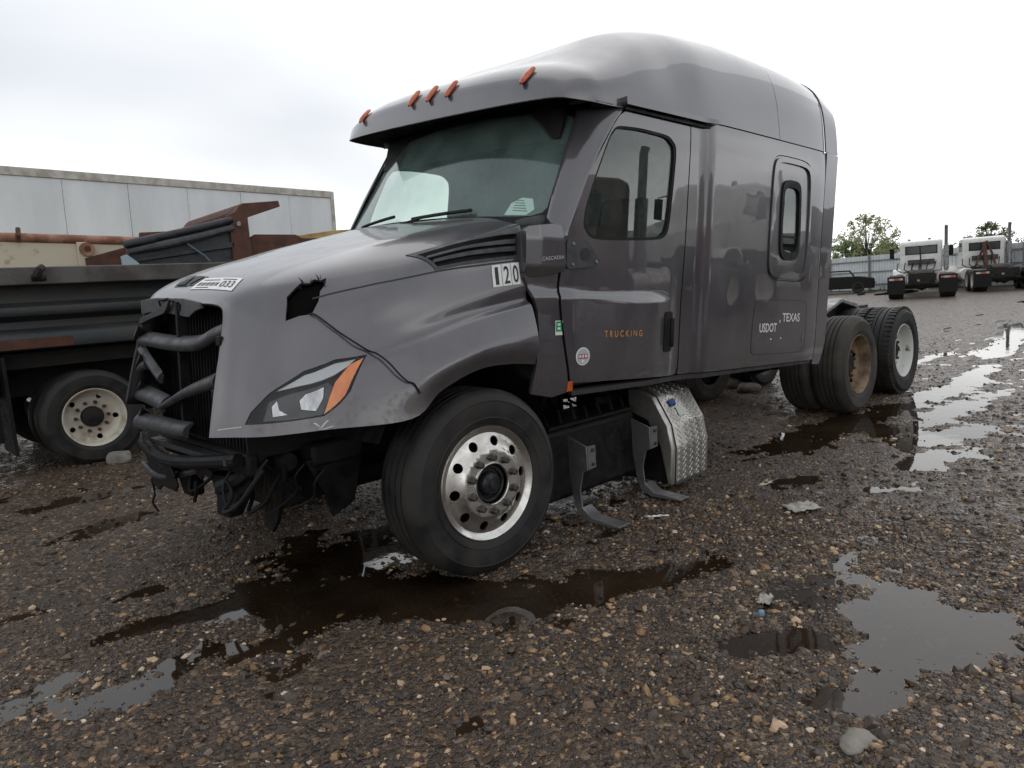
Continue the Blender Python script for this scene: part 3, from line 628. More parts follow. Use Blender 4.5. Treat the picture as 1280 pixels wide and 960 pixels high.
st = panel('lot_sticker', hood_s, lot, M_WHITE, truck, (), .03, .03, .001, .003, HREF)
lq = np.array([lot[0], lot[3], lot[2], lot[1]])
bl = lambda a, b: tuple(lq[0]*(1-a)*(1-b)+lq[1]*a*(1-b)+lq[2]*a*b+lq[3]*(1-a)*b)
text_on('digits', '033', hood_s, [bl(.62, .22), bl(.93, .22), bl(.93, .72), bl(.62, .72)], M_INK, st, .0045, .01, HREF)
for k in range(14):
    a = .08+k*.036; panel('print_line', hood_s, [bl(a, .3), bl(a+.012+.012*(k % 3 == 0), .3), bl(a+.012+.012*(k % 3 == 0), .58), bl(a, .58)], M_INK, st, (), .02, .02, .0008, .004, HREF)
for a, b, w_ in ((.1, .75, .4), (.55, .82, .35), (.1, .12, .3)):
    panel('print_line', hood_s, [bl(a, b), bl(a+w_, b), bl(a+w_, b+.06), bl(a, b+.06)], M_INK, st, (), .03, .03, .0008, .004, HREF)
tri = [(.155,-.107),(.275,-.16),(.252,-.02),(.17,-.012)]
ti = panel('hood_scoop', hood_s, tri, M_GREYPL, truck, (), .03, .03, .004, .003, HREF)
panel('scoop_facet', hood_s, [(.165,-.10),(.255,-.085),(.168,-.05)], M_BLACK, ti, (), .03, .03, .003, .009, HREF)  # dark triangular facet of the recessed intake
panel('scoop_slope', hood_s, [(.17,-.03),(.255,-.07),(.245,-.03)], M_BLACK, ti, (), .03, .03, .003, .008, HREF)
# scrapes along the lower front corner
for pts in ([(.06,.968),(.1,.963),(.14,.958),(.175,.95)], [(.352,.95),(.358,.965),(.365,.985),(.372,.96),(.378,.945)], [(.36,.99),(.37,.995),(.385,.982)]):
    strip('scrape', hood_s, pts, .004, M_SCRATCH, hood, off=.002, thick=.001)

# --- grille opening: radiator, broken bars, bracket plate
MB().box(-1.0, -.96, -.56, .58, .72, 1.46).build('radiator', M_BLACK, truck)
b = MB()
for k in range(26): b.box(-1.012, -1.0, -.54+k*.043, -.528+k*.043, .74, 1.44)
b.build('radiator_fins', M_BLACK, truck)
b = MB()                                    # grille surround: inner flange of the opening
fr = hood_s(np.stack([np.zeros(41), np.linspace(-1, 1, 41)], 1)); inn = fr.copy(); inn[:, 0] += .10; inn[:, 1] *= .95; inn[:, 2] = inn[:, 2]*.985+.0
fr2 = fr.copy(); fr2[:, 1] *= .985; fr2[:, 0] += .004; fr2[:, 2] -= .004
b.grid(np.stack([fr2, inn])); b.build('grille_surround', M_BLACK, truck, solid=.008)
def flatbar(name, yz, x, hgt, dep, m, parent, tap=1.0):
    bb = MB(); xs_ = [x]*len(yz) if not hasattr(x, '__len__') else x
    pts = smooth([(a, b, c) for a, (b, c) in zip(xs_, yz)], 5); L = len(pts); ring = []
    for i, (xx, y, z) in enumerate(pts):
        hh = hgt*(1-(1-tap)*i/(L-1))
        ring.append([(xx+.020, y, z-hh*.60), (xx+.002, y, z-hh*.52), (xx-.008, y, z-hh*.30), (xx-.008, y, z), (xx+.002, y, z+hh*.30), (xx+.022, y, z+hh*.55), (xx+dep, y, z+hh*.72), (xx+dep, y, z+hh*.55), (xx+.03, y, z+hh*.2), (xx+.022, y, z-hh*.2)])
    vs = [p for r in ring for p in r]; n = 10
    fs = [(i*n+k, i*n+(k+1) % n, (i+1)*n+(k+1) % n, (i+1)*n+k) for i in range(L-1) for k in range(n)] + [tuple(range(n))[::-1], tuple((L-1)*n+k for k in range(n))]
    return bb.add(vs, fs).build(name, m, parent, sharp=50)
flatbar('grille_bar', [(.62,1.262),(.47,1.274),(.085,1.276),(-.28,1.30),(-.44,1.352),(-.55,1.39)], [-1.165,-1.175,-1.175,-1.175,-1.15,-1.115], .062, .05, M_GREYPL, truck)
flatbar('grille_bar', [(.62,1.095),(.535,1.13),(.5,1.135)], [-1.18,-1.18,-1.17], .06, .04, M_GREYPL, truck)
flatbar('grille_bar', [(.65,.945),(.511,.950),(.34,.945),(.18,.935)], -1.195, .07, .05, M_GREYPL, truck)
flatbar('grille_bar', [(.216,.922),(.05,.975),(-.15,1.04),(-.322,1.09),(-.5,1.14)], [-1.2,-1.2,-1.2,-1.18,-1.16], .03, .04, M_GREYPL, truck, tap=2.2)
flatbar('grille_bar', [(.64,.78),(.432,.795),(.2,.815),(.012,.828),(-.2,.85)], -1.21, .074, .05, M_GREYPL, truck, .8)
flatbar('grille_bar', [(.60,1.22),(.5,1.175),(.38,1.12),(.27,1.075)], -1.17, .055, .02, M_GREYPL, truck)
for y, z in ((.58, 1.285), (.58, 1.12), (.60, .965), (.62, .80)):
    MB().add([(-1.19, y+.06, z-.03), (-1.2, y-.09, z+.055), (-1.19, y-.07, z+.075), (-1.17, y+.07, z+.02), (-1.12, y, z+.02)], [(0,1,2,3), (0,4,1), (1,4,2), (2,4,3), (3,4,0)]).build('broken_clip', M_GREYPL, truck, sharp=20)
pl = [(.62,1.492),(.5,1.505),(.346,1.515),(-.064,1.52),(-.301,1.505),(-.317,1.475),(-.24,1.46),(-.149,1.425),(.0,1.43),(.205,1.438),(.432,1.432),(.60,1.415)]
MB().prism(pl, lambda a, b, d: (d-.05*max(0, (1.52-b)), a, b), -1.135, -1.115).build('grille_bracket', M_GREYPL, truck, bevel=.003)
MB().prism([(.048,1.51),(.10,1.46),(.148,1.435),(.36,1.40),(.588,1.355),(.552,1.394),(.36,1.43),(.165,1.476)], lambda a, b, d: (d, a, b), -1.165, -1.15).build('bent_blade', M_GREYPL, truck, bevel=.002)
for y in (.02, -.03): MB().box(-1.145, -1.13, y-.012, y+.004, 1.455, 1.49).build('bracket_slot', M_BLACK, truck)
MB().tube([(-1.14, .24, 1.44), (-1.15, .25, 1.50), (-1.14, .14, 1.515), (-1.14, .06, 1.50)], .006, 6).build('hood_cable', M_BLACK, truck)
MB().box(-1.15, -1.1, -.02, .01, .8, 1.5).build('centre_strut', M_BLACK, truck)
for z in (1.33, 1.08): MB().box(-1.20 if z < 1.2 else -1.165, -1.14, -.60, -.555, z-.02, z+.025).build('grille_clip', M_BLACK, truck, bevel=.004)

# --- parts built level with the ground (chassis, suspension, running gear) hang on the truck through BINV
def lev(name, mb_, m, sharp=35, bevel=0): return mb_.build(name, m, truck, BINV, sharp, bevel)
for s in (-1, 1):
    lev('frame_rail', MB().box(-.95, 7.35, s*.43-.04, s*.43+.04, .74, .99), M_DARK, bevel=.008)
for x in (-.8, .4, 2.0, 3.4, 4.6, 5.85, 7.2): lev('crossmember', MB().box(x-.05, x+.05, -.42, .42, .76, .96), M_DARK, bevel=.01)
lev('engine', MB().box(-.75, .5, -.38, .38, .55, 1.25), M_DARK, bevel=.05)
lev('oil_pan', MB().box(-.55, .35, -.25, .25, .36, .6), M_DARK, bevel=.05)
lev('transmission', MB().box(.5, 1.7, -.26, .26, .45, .85), M_DARK, bevel=.06)
lev('drive_shaft', MB().tube([(1.7, 0, .62), (5.0, 0, .55)], .06, 12), M_DARK)
lev('front_axle', MB().tube([(0, -1.05, .48), (0, -.75, .42), (0, .75, .42), (0, 1.05, .48)], .06, 10), M_DARK)
for s in (-1, 1):
    lev('leaf_spring', MB().tube([(-.7, s*.43, .66), (-.3, s*.43, .52), (0, s*.43, .49), (.4, s*.43, .56), (.75, s*.43, .72)], .04, 8), M_DARK)
    lev('brake_drum', MB().lathe([(.02, 0), (.19, 0), (.2, .03), (.2, .2), (.02, .2)], 24, T(0, s*.95-.1, .49)), M_DARK)
for x in (5.184, 6.504): lev('drive_axle', MB().tube([(x, -.9, .5), (x, -.2, .5), (x, 0, .52), (x, .2, .5), (x, .9, .5)], [.08, .1, .2, .1, .08], 14), M_DARK)
lev('fifth_wheel_ramp', MB().prism([(5.55,.97),(6.15,1.13),(6.6,1.05),(6.75,.90),(6.75,.86),(6.55,1.0),(6.15,1.08),(5.55,.93)], lambda a, b, d: (a, d, b), -.62, -.28), M_STEEL, bevel=.01)
lev('fifth_wheel_ramp', MB().prism([(5.55,.97),(6.15,1.13),(6.6,1.05),(6.75,.90),(6.75,.86),(6.55,1.0),(6.15,1.08),(5.55,.93)], lambda a, b, d: (a, d, b), .28, .62), M_STEEL, bevel=.01)
# torn front end below the hood
lev('lower_valance', MB().prism([(.72,.79),(.70,.63),(.63,.545),(.56,.56),(.5,.50),(.36,.485),(.3,.52),(.16,.50),(.03,.555),(.06,.60),(-.03,.63),(.10,.66),(.18,.70),(.33,.735),(.5,.77)], lambda a, b, d: (d+.16*(.8-b)+.12*abs(a)**2+.025*math.sin(11*a), a, b), -1.20, -1.185), M_BLACK, bevel=.005)
lev('valance_rib', MB().tube(smooth([(-1.13, .66, .60), (-1.14, .40, .565), (-1.12, .12, .60), (-1.06, -.16, .66), (-1.0, -.42, .70)]), .018, 8), M_GREYPL)
lev('torn_edge', MB().prism([(-.05,.66),(-.2,.70),(-.36,.68),(-.30,.63),(-.22,.645),(-.14,.60)], lambda a, b, d: (d+.2*(.8-b), a, b), -1.12, -1.11), M_BLACK)
lev('lower_hose', MB().tube(smooth([(-1.08, .55, .66), (-1.12, .3, .63), (-1.08, .0, .66), (-1.0, -.25, .69), (-.95, -.5, .74)]), .028, 10), M_BLACK)
lev('cooler_edge', MB().box(-1.1, -1.04, -.56, .58, .735, .765), M_GREYPL)
lev('radiator_tube', MB().tube(smooth([(-1.12, .62, .73), (-1.16, .2, .70), (-1.14, -.2, .72), (-1.05, -.6, .76)]), .035, 10), M_BLACK)
lev('tow_bracket', MB().prism([(-.10,.62),(-.46,.655),(-.48,.56),(-.30,.40),(-.13,.395),(-.16,.5)], lambda a, b, d: (d, a, b), -1.02, -.94), M_BLACK, bevel=.012)
lev('tow_bracket', MB().prism([(.20,.62),(.46,.64),(.44,.56),(.36,.43),(.23,.43)], lambda a, b, d: (d, a, b), -1.02, -.94), M_BLACK, bevel=.012)
lev('splash_shield', MB().prism([(-.17,.66),(-.40,.70),(-.64,.69),(-.575,.50),(-.46,.36),(-.33,.27),(-.11,.25),(-.09,.45)], lambda a, b, d: (d+.25*(a+.3)+.1*(b-.5), a, b), -.78, -.755), M_BLACK, bevel=.006)
lev('bumper_bracket', MB().tube(smooth([(-.9, -.55, .78), (-1.0, -.52, .66), (-1.08, -.40, .60)]), .04, 8), M_BLACK)
lev('steering_gear', MB().lathe([(.0, 0), (.045, 0), (.06, .03), (.06, .2), (.04, .24), (0, .24)], 18, T(-.80, -.62, .70)), M_BLACK)
lev('side_bracket', MB().box(-.72, -.42, -.72, -.56, .66, .78), M_BLACK, bevel=.02)
lev('hanging_plate', MB().prism([(-.75,.70),(-.45,.72),(-.42,.66),(-.47,.42),(-.6,.36),(-.64,.5)], lambda a, b, d: (a, d+.15*(.7-b), b), -.70, -.67), M_BLACK, bevel=.006)
lev('front_beam', MB().box(-1.02, -.95, -.62, .62, .66, .78), M_BLACK, bevel=.02)
for k in range(12):
    rr_ = random.Random(20+k); x, y, z = rr_.uniform(-1.1, -.75), rr_.uniform(-.65, .4), rr_.uniform(.58, .78)
    lev('loose_hose', MB().tube(smooth([(x, y, z), (x+rr_.uniform(-.08, .05), y-.03, z-.07), (x+rr_.uniform(-.08, .05), y-.09, z-.12-rr_.uniform(0, .08)), (x+rr_.uniform(-.05, .1), y-.16, z-.09), (x+.05, y-.2, z+.0), (x+.10, y-.22, z+.06)]), rr_.uniform(.006, .014), 8), M_BLACK)
lev('dangling_wire', MB().tube(smooth([(-1.12, .58, .52), (-1.11, .59, .42), (-1.12, .62, .36), (-1.1, .6, .30)]), .007, 6), M_BLACK)
lev('dangling_wire', MB().tube(smooth([(-1.1, -.12, .60), (-1.1, -.10, .53), (-1.09, -.03, .47)]), .011, 6), M_BLACK)
lev('data_tag', MB().box(-1.215, -1.21, .1, .2, .50, .525), M_STEEL)
# wheel-well liners
for s in (-1, 1):
    b = MB(); th = np.linspace(.45, math.pi-.25, 20); Pg = np.array([[(-.02-.62*math.cos(t), s*yy, .53+.62*math.sin(t)) for t in th] for yy in (.62, 1.12)]); b.grid(Pg)
    lev('wheel_well_liner', b, M_BLACK)
    lev('inner_fender_wall', MB().box(-1.0, .5, s*.60-.01, s*.60+.01, .75, 1.45), M_BLACK)
# aft-treatment box, bare tank brackets, diamond-plate tank cover on the driver's side
lev('battery_box', MB().box(.62, 1.62, -.98, -.50, .13, .60), M_BLACK, bevel=.04)
lev('exhaust_canister', MB().lathe([(0, -.45), (.16, -.45), (.2, -.41), (.2, .41), (.16, .45), (0, .45)], 24, T(1.15, -.78, .34) @ RZ(math.pi/2)), M_BLACK)
lev('air_tank', MB().lathe([(0, -.3), (.1, -.3), (.13, -.26), (.13, .26), (.1, .3), (0, .3)], 20, T(1.9, -.55, .62) @ RZ(math.pi/2)), M_DARK)
b = MB()
for k in range(7): b.tube([(.75+k*.13, -.96, .60), (.78+k*.13, -.9, .68+.02*(k % 3)), (.95+k*.1, -.7, .70), (1.2+k*.08, -.5, .8)], .012, 6)
lev('air_lines', b, M_BLACK)
lev('top_tray', MB().box(.72, 1.58, -1.0, -.6, .603, .625), M_BLACK, bevel=.004)
for x in (.86, 1.52):
    prof = [(-1.02,.55),(-1.17,.50),(-1.17,.35),(-1.13,.33),(-1.10,.22),(-1.11,.10),(-1.18,.045),(-1.40,.03),(-1.40,.018),(-1.16,.015),(-1.07,.06),(-1.04,.16),(-1.02,.3)]
    lev('tank_bracket', MB().prism(prof, lambda a, b, d: (d, a, b), x, x+.012), M_STEEL, bevel=.002)
    lev('bracket_flange', MB().prism([(x+.012,.50),(x+.085,.495),(x+.085,.355),(x+.012,.35)], lambda a, b, d: (a, d, b), -1.172, -1.164), M_STEEL)
    lev('bracket_foot', MB().prism([(-1.10,.10),(-1.18,.045),(-1.40,.03),(-1.40,.024),(-1.17,.036),(-1.09,.09)], lambda a, b, d: (d, a, b), x+.012, x+.10), M_STEEL, bevel=.002)
    for z in (.47, .38): lev('bolt', MB().lathe([(0, -.012), (.011, -.012), (.012, 0), (0, 0)], 8, T(x+.055, -1.172, z)), M_NUT)
tp = [(-.74,.74),(-.98,.72),(-1.08,.68),(-1.20,.48),(-1.23,.32),(-1.21,.05),(-1.12,.03),(-.74,.05)]
lev('tank_end_cap', MB().prism([(-.86,.73),(-.98,.72),(-1.08,.68),(-1.20,.48),(-1.23,.32),(-1.21,.05),(-1.17,.05),(-1.12,.32),(-1.02,.50),(-.86,.56)], lambda a, b, d: (d, a, b), 1.70, 1.745), M_PLATE, bevel=.015)
lev('tank_body', MB().prism([(-.74,.72),(-.98,.70),(-1.07,.66),(-1.185,.47),(-1.21,.32),(-1.19,.06),(-1.12,.05),(-.74,.06)], lambda a, b, d: (d, a, b), 1.748, 2.10), M_BLACK)
def tank_s(uv):
    uv = np.atleast_2d(uv).astype(float); p = np.array([(-.90,.735),(-.99,.723),(-1.085,.683),(-1.205,.482),(-1.235,.32),(-1.215,.05)])
    t = np.clip(uv[:, 1], 0, 1)*5; i = np.clip(np.floor(t).astype(int), 0, 4); f_ = (t-i)[:, None]
    q = p[i]*(1-f_)+p[i+1]*f_; return np.stack([uv[:, 0], q[:, 0], q[:, 1]], 1)
pg = tank_s(np.array([(x, v) for v in np.linspace(0, 1, 41) for x in (1.745, 2.14)])).reshape(41, 2, 3)
tank = lev('diamond_plate_cover', MB().grid(pg), M_PLATE); q = tank.modifiers.new('s', 'SOLIDIFY'); q.thickness = .006
b = MB(); seg = np.array([(-.90,.735),(-.99,.723),(-1.085,.683),(-1.205,.482),(-1.235,.32),(-1.215,.05)])
dl = np.concatenate([[0], np.cumsum(np.hypot(*np.diff(seg, axis=0).T))]); ri = 0; s_ = .03
while s_ < dl[-1]-.02:
    i = int(np.clip(np.searchsorted(dl, s_)-1, 0, 4)); f_ = (s_-dl[i])/(dl[i+1]-dl[i]); yz = seg[i]*(1-f_)+seg[i+1]*f_; tz = (seg[i+1]-seg[i])/(dl[i+1]-dl[i]); nz = np.array([tz[1], -tz[0]])
    if nz[0] > 0: nz = -nz
    for k in range(9):
        x = 1.768+k*.042+(.021 if ri % 2 else 0); sg = 1 if (k+ri) % 2 else -1
        c = Vector((x, yz[0], yz[1])); e1 = Vector((.707, tz[0]*.707*sg, tz[1]*.707*sg)); e2 = Vector((.707, -tz[0]*.707*sg, -tz[1]*.707*sg)); nn = Vector((0, nz[0], nz[1]))
        if x > 2.12: continue
        b.add([c-e1*.015+nn*.001, c+e2*.005+nn*.001, c+e1*.015+nn*.001, c-e2*.005+nn*.001, c+nn*.006], [(0,1,4), (1,2,4), (2,3,4), (3,0,4)])
    ri += 1; s_ += .021
tb = b.build('plate_studs', M_PLATE, tank, None, sharp=5); tb['kind'] = 'stuff'
fc = lev('filler_cap', MB().lathe([(0, -.045), (.03, -.045), (.034, -.04), (.036, 0), (0, 0)], 16, T(1.84, -1.12, .63) @ RX(.9)), M_BLUE)
lev('fluid_label', MB().add([(1.86,-1.155,.585), (1.95,-1.155,.585), (1.95,-1.19,.525), (1.86,-1.19,.525)], [(0,1,2,3)]), mat('faded_label', (.5, .52, .45), rough=.6))
# --- wheels
def tyre_mesh(name, m, grooves, lug=False, r=.5, w=.285):
    pr = [(.290,.02),(.300,.002),(.318,-.010),(.345,-.017),(.348,-.021),(.352,-.018),(.40,-.024),(.435,-.022),(.438,-.025),(.442,-.021),(.466,-.010),(.482,.008),(.492,.022),(r-.001,.036)]
    lo, hi = .036, w-.036-.0
    for gpos in grooves:
        c = lo+(hi-lo)*gpos; pr += [(r, c-.007), (r-.014, c-.005), (r-.014, c+.005), (r, c+.007)]
    pr += [(r-.001, hi)] + [(a, w-b_) for a, b_ in pr[:14][::-1][1:]]
    mb_ = MB().lathe(pr, 72)
    if lug:
        for k in range(54):
            a = 2*math.pi*k/54
            for s, y0, y1 in ((0, -.004, .075), (1, w-.075, w+.004)):
                Mx = RY(-a-(.5*math.pi/27 if s else 0)); mb_.box(r-.03, r+.006, y0, y1, -.017, .017, Mx)
    mb_.v = [(x, y, max(z, -.487)) for x, y, z in mb_.v]
    o = mb_.build(name, m, None, None, 28); return o
def rim_front(par):
    prr = [(.0,-.034),(.115,-.034),(.178,-.034),(.188,-.029),(.2,-.016),(.222,-.006),(.25,.002),(.272,.012),(.30,.02)]
    sf = lambda uv: (lambda r: np.stack([uv[:, 0], _pchip([a for a, _ in prr], [b for _, b in prr], r), uv[:, 1]], 1))(np.hypot(uv[:, 0], uv[:, 1]))
    circ = lambda cx_, cz_, r, n: [(cx_+r*math.cos(2*math.pi*k/n), cz_+r*math.sin(2*math.pi*k/n)) for k in range(n)]
    holes = [circ(0, 0, .106, 36)] + [circ(.226*math.cos(2*math.pi*k/10+.2), .226*math.sin(2*math.pi*k/10+.2), .0265, 16) for k in range(10)]
    return sf, circ(0, 0, .273, 64), holes
tsteer = tyre_mesh('tyre', M_RUBBER, (.12, .37, .63, .88)); trib = tyre_mesh('tyre', M_TYREDIRT, (.17, .39, .61, .83)); tlug = tyre_mesh('tyre', M_RUBBER, (.35, .65), True)
lip = MB().lathe([(.268,.010),(.284,.004),(.296,-.008),(.302,-.010),(.306,-.004),(.304,.02),(.28,.05),(.27,.15)], 64).build('rim_lip', M_ALU)
sf_, ol_, hl_ = rim_front(None)
disc = panel('rim', sf_, ol_, M_ALU, None, hl_, .02, .02, .012, 0, (0, 5, 0))
back = MB().lathe([(.27,.03),(.272,.14),(.1,.14),(.1,.06)], 40).build('brake_backing', M_BLACK)
hubf = MB().lathe([(.106,.01),(.104,-.004),(.096,-.010),(.082,-.010),(.078,.004),(.066,.004),(.062,-.025),(.052,-.036),(.03,-.040),(.028,-.048),(0,-.05)], 32).build('hub', mat('oily_hub', (.05,.052,.056), (.02,.02,.022), nscale=25, rough=.35, metal=.6))
nut = MB().lathe([(.0,-.072),(.013,-.072),(.018,-.066),(.0195,-.04),(.023,-.036),(.023,-.03)], 6, ).build('lug_nut', M_NUT, sharp=20)
hring = MB().lathe([(.106,-.034),(.110,-.040),(.116,-.039),(.117,-.032)], 40).build('hub_ring', M_ALU)
prof_r = [(.268,.10),(.275,.05),(.283,.018),(.294,-.006),(.302,-.010),(.306,-.004),(.304,.02)]
def rear_rim(m):
    a = MB().lathe(prof_r+[], 56).build('rim_lip', m)
    circ = lambda cx_, cz_, r, n: [(cx_+r*math.cos(2*math.pi*k/n), cz_+r*math.sin(2*math.pi*k/n)) for k in range(n)]
    pr = [(.0,.135),(.19,.135),(.215,.14),(.25,.125),(.268,.10),(.3,.08)]
    sf = lambda uv: (lambda r: np.stack([uv[:, 0], _pchip([q[0] for q in pr], [q[1] for q in pr], r), uv[:, 1]], 1))(np.hypot(uv[:, 0], uv[:, 1]))
    hs_ = [circ(0, 0, .11, 32)] + [circ(.225*math.cos(2*math.pi*k/5+.4), .225*math.sin(2*math.pi*k/5+.4), .028, 14) for k in range(5)]
    d = panel('rim', sf, circ(0, 0, .269, 56), m, None, hs_, .025, .025, .012, 0, (0, 5, 0)); return a, d
rrT = rear_rim(M_RIMT); rrW = rear_rim(M_RIMP)
hubr = MB().lathe([(.11,.15),(.108,.10),(.095,.085),(.07,.08),(.05,.085),(0,.086)], 28).build('hub', M_DARK)
nutr = MB().lathe([(0,.09),(.013,.09),(.017,.095),(.018,.135)], 6).build('lug_nut', M_NUT, sharp=20)
def put(o, name, parent, mb_=None):
    c = o.copy(); c.name = name; COL.objects.link(c); c.parent = parent
    if mb_ is not None: c.matrix_basis = mb_
    return c
def wheel(pos, rot, parts, nuts, nr_, parent=truck, base=BINV, spin=0., label=None):
    w = empty('wheel', base @ T(*pos) @ rot, parent)
    if label: w['label'] = label
    for o in parts: put(o, o.name.split('.')[0], w, RY(spin) if not o.name.startswith('tyre') else None)
    if nuts:
        for k in range(10):
            a = 2*math.pi*k/10+spin+.15; put(nuts, 'lug_nut', w, T(nr_*math.cos(a), 0, nr_*math.sin(a)))
    return w
ZR = .487
FRONT = [tsteer, lip, disc, back, hubf, hring]
wheel((0, -1.227, ZR), RZ(-.06), FRONT, nut, .143, spin=.13, label='front steer wheel with polished aluminium rim and ten round holes')
wheel((0, 1.227, ZR), RZ(math.pi-.06), FRONT, nut, .143, spin=.4)
for i, (x, rr_, ty) in enumerate(((5.184, rrT, trib), (6.504, rrW, tlug))):
    for s in (-1, 1):
        rot = Matrix.Identity(4) if s < 0 else RZ(math.pi)
        wheel((x, s*1.163, ZR), rot, [ty, *rr_, hubr], nutr, .155, spin=.3*i+.1, label=('outer drive wheel with tan rusty dished rim' if i == 0 else 'rearmost drive wheel with chipped white dished rim') if s < 0 else None)
        wheel((x, s*(1.163-.335), ZR), rot, [ty], None, 0)
for o in [tsteer, trib, tlug, lip, disc, back, hubf, nut, hring, hubr, nutr, *rrT, *rrW]: bpy.data.objects.remove(o)
# --- cab
SREF = (1.2, 0, 1.5)
def sides(fn):
    for s in (-1, 1): fn(s, lambda uv, s=s: side_s(uv, s))
door_o = [(.552,1.852),(.531,1.648),(.516,1.50),(.53,1.40),(.557,1.265),(.603,1.035),(1.70,.985),(1.745,.99),(1.757,1.05),(1.765,1.5),(1.785,2.2),(1.80,2.645),(1.10,2.63),(1.045,2.60),(.98,2.53),(.757,2.22),(.62,1.94)]
dwin = rounded([(.722,1.93),(.735,2.028),(.808,2.2),(.945,2.47),(1.01,2.535),(1.243,2.554),(1.55,2.553),(1.632,2.50),(1.638,2.41),(1.585,1.95),(1.50,1.888),(.80,1.857)], .3, 3)
dglass = scl(dwin, .955)
doors = {}
def mk_door(s, sf):
    d = panel('door', sf, door_o, M_PAINT, truck, [dwin], .04, .03, .03, 0, SREF); doors[s] = d
    panel('window_seal', sf, dwin, M_BLACK, d, [dglass], .05, .05, .03, -.004, SREF)
    panel('window_glass', sf, scl(dglass, 1.01), M_DGLASS, d, (), .08, .08, .004, -.016, SREF)
    h = panel('door_handle', sf, rounded([(1.545,1.155),(1.655,1.155),(1.66,1.425),(1.55,1.425)], .2, 3), M_BLACK, d, (), .03, .03, .006, .006, SREF)
    MB().box(1.585, 1.62, s*1.215-.012, s*1.215+.012, 1.19, 1.385).build('handle_grip', M_BLACK, d, bevel=.01)
    pt = panel('mirror_plate', sf, rounded([(.578,1.85),(.70,1.862),(.765,1.85),(.872,1.742),(.835,1.71),(.578,1.685)], .15, 2), M_GREYPL, d, (), .03, .03, .01, .011, SREF)
    cc = [(.735+.042*math.cos(k*.3927), 1.775+.037*math.sin(k*.3927)) for k in range(16)]
    panel('mirror_socket', sf, cc, M_INK, d, (), .02, .02, .006, .0135, SREF)
    MB().tube([(.722, s*1.178, 1.795), (.728, s*1.186, 1.775), (.722, s*1.18, 1.755)], .006, 6).build('cut_wire', M_GREYPL, d)
    for x, z in ((.63, 1.83), (.625, 1.715), (.835, 1.735)):
        y = s*(float(side_w(x, z))+.011); MB().lathe([(0, -.006), (.009, -.006), (.012, 0), (.012, .004)], 10, T(x, y, z) @ (Matrix.Identity(4) if s < 0 else RZ(math.pi))).build('bolt', M_STEEL, d)
sides(mk_door)
dr = doors[-1]; sfl = lambda uv: side_s(uv, -1)
text_on('lettering', 'T R U C K I N G', sfl, [(.905,1.287),(1.285,1.276),(1.285,1.316),(.905,1.327)], M_GOLD, dr, .003, .004, SREF)
cc = lambda cx_, cz_, r, n=24: [(cx_+r*math.cos(2*math.pi*k/n), cz_+.86*r*math.sin(2*math.pi*k/n)) for k in range(n)]
dc = panel('round_sticker', sfl, cc(.71, 1.185, .062), M_WHITE, dr, (), .03, .03, .001, .003, SREF)
panel('sticker_face', sfl, cc(.71, 1.185, .053), M_DECAL, dr, (), .03, .03, .001, .004, SREF)
panel('sticker_band', sfl, [(.67,1.172),(.75,1.170),(.75,1.198),(.67,1.200)], M_DECALR, dr, (), .03, .03, .001, .005, SREF)
panel('sticker_mark', sfl, [(.695,1.148),(.722,1.148),(.722,1.165),(.695,1.165)], M_WHITE, dr, (), .03, .03, .001, .0055, SREF)
for k in range(3): panel('sticker_mark', sfl, [(.675+k*.026,1.178),(.69+k*.026,1.178),(.69+k*.026,1.193),(.675+k*.026,1.193)], M_WHITE, dr, (), .03, .03, .001, .0062, SREF)
def mk_cowl(s, sf):
    c = panel('cowl_panel', sf, [(.262,1.66),(.318,1.53),(.345,1.46),(.357,1.32),(.338,1.15),(.30,1.0),(.469,.965),(.592,.985),(.594,1.05),(.548,1.265),(.521,1.40),(.507,1.50),(.522,1.648),(.535,1.70)], M_PAINT, truck, (), .03, .03, .02, 0, SREF)
    if s < 0:
        g = panel('green_sticker', sf, [(.478,1.318),(.535,1.318),(.535,1.40),(.478,1.40)], M_WHITE, c, (), .03, .03, .001, .003, SREF)
        panel('sticker_face', sf, [(.482,1.338),(.53,1.338),(.53,1.396),(.482,1.396)], M_GREEN, c, (), .03, .03, .001, .004, SREF)
        for z in (1.35, 1.372): panel('sticker_mark', sf, [(.494,z),(.515,z),(.515,z+.012),(.494,z+.012)], M_WHITE, c, (), .03, .03, .001, .005, SREF)
    panel('side_marker', sf, [(.575,.99),(.625,.988),(.622,1.045),(.590,1.048)], M_AMBERD, c, (), .03, .03, .006, .008, SREF)
    def bs(uv):
        uv = np.atleast_2d(uv); x = uv[:, 0]; z = uv[:, 1]
        y = 1.205 - .35*np.clip(.345-x, 0, 1) - .12*np.clip(z-1.86, 0, 1) - .5*np.clip(1.70-z, 0, 1)
        return np.stack([x, s*y, z], 1)
    bd = panel('cowl_fairing', bs, [(.262,1.655),(.30,1.64),(.545,1.672),(.552,1.72),(.535,1.86),(.515,1.925),(.44,1.93),(.28,1.91),(.262,1.89)], M_PAINT, truck, (), .03, .03, .09, 0, SREF)
    if s < 0: text_on('badge', 'CASCADIA', bs, [(.352,1.728),(.53,1.744),(.53,1.764),(.352,1.748)], M_SILVER, bd, .003, .006, SREF)
sides(mk_cowl)
for s in (-1, 1):
    sf = lambda uv, s=s: side_s(uv, s)
    strip('door_seal', sf, [(.543,1.70),(.5245,1.62),(.511,1.50),(.524,1.40),(.552,1.265),(.580,1.14),(.599,1.04)], .013, M_VOID, truck, off=.004, thick=.02, ref=SREF)
    strip('rear_door_seal', sf, [(1.757,1.0),(1.770,1.5),(1.789,2.2),(1.806,2.63)], .011, M_VOID, truck, off=-.002, thick=.02, ref=SREF)
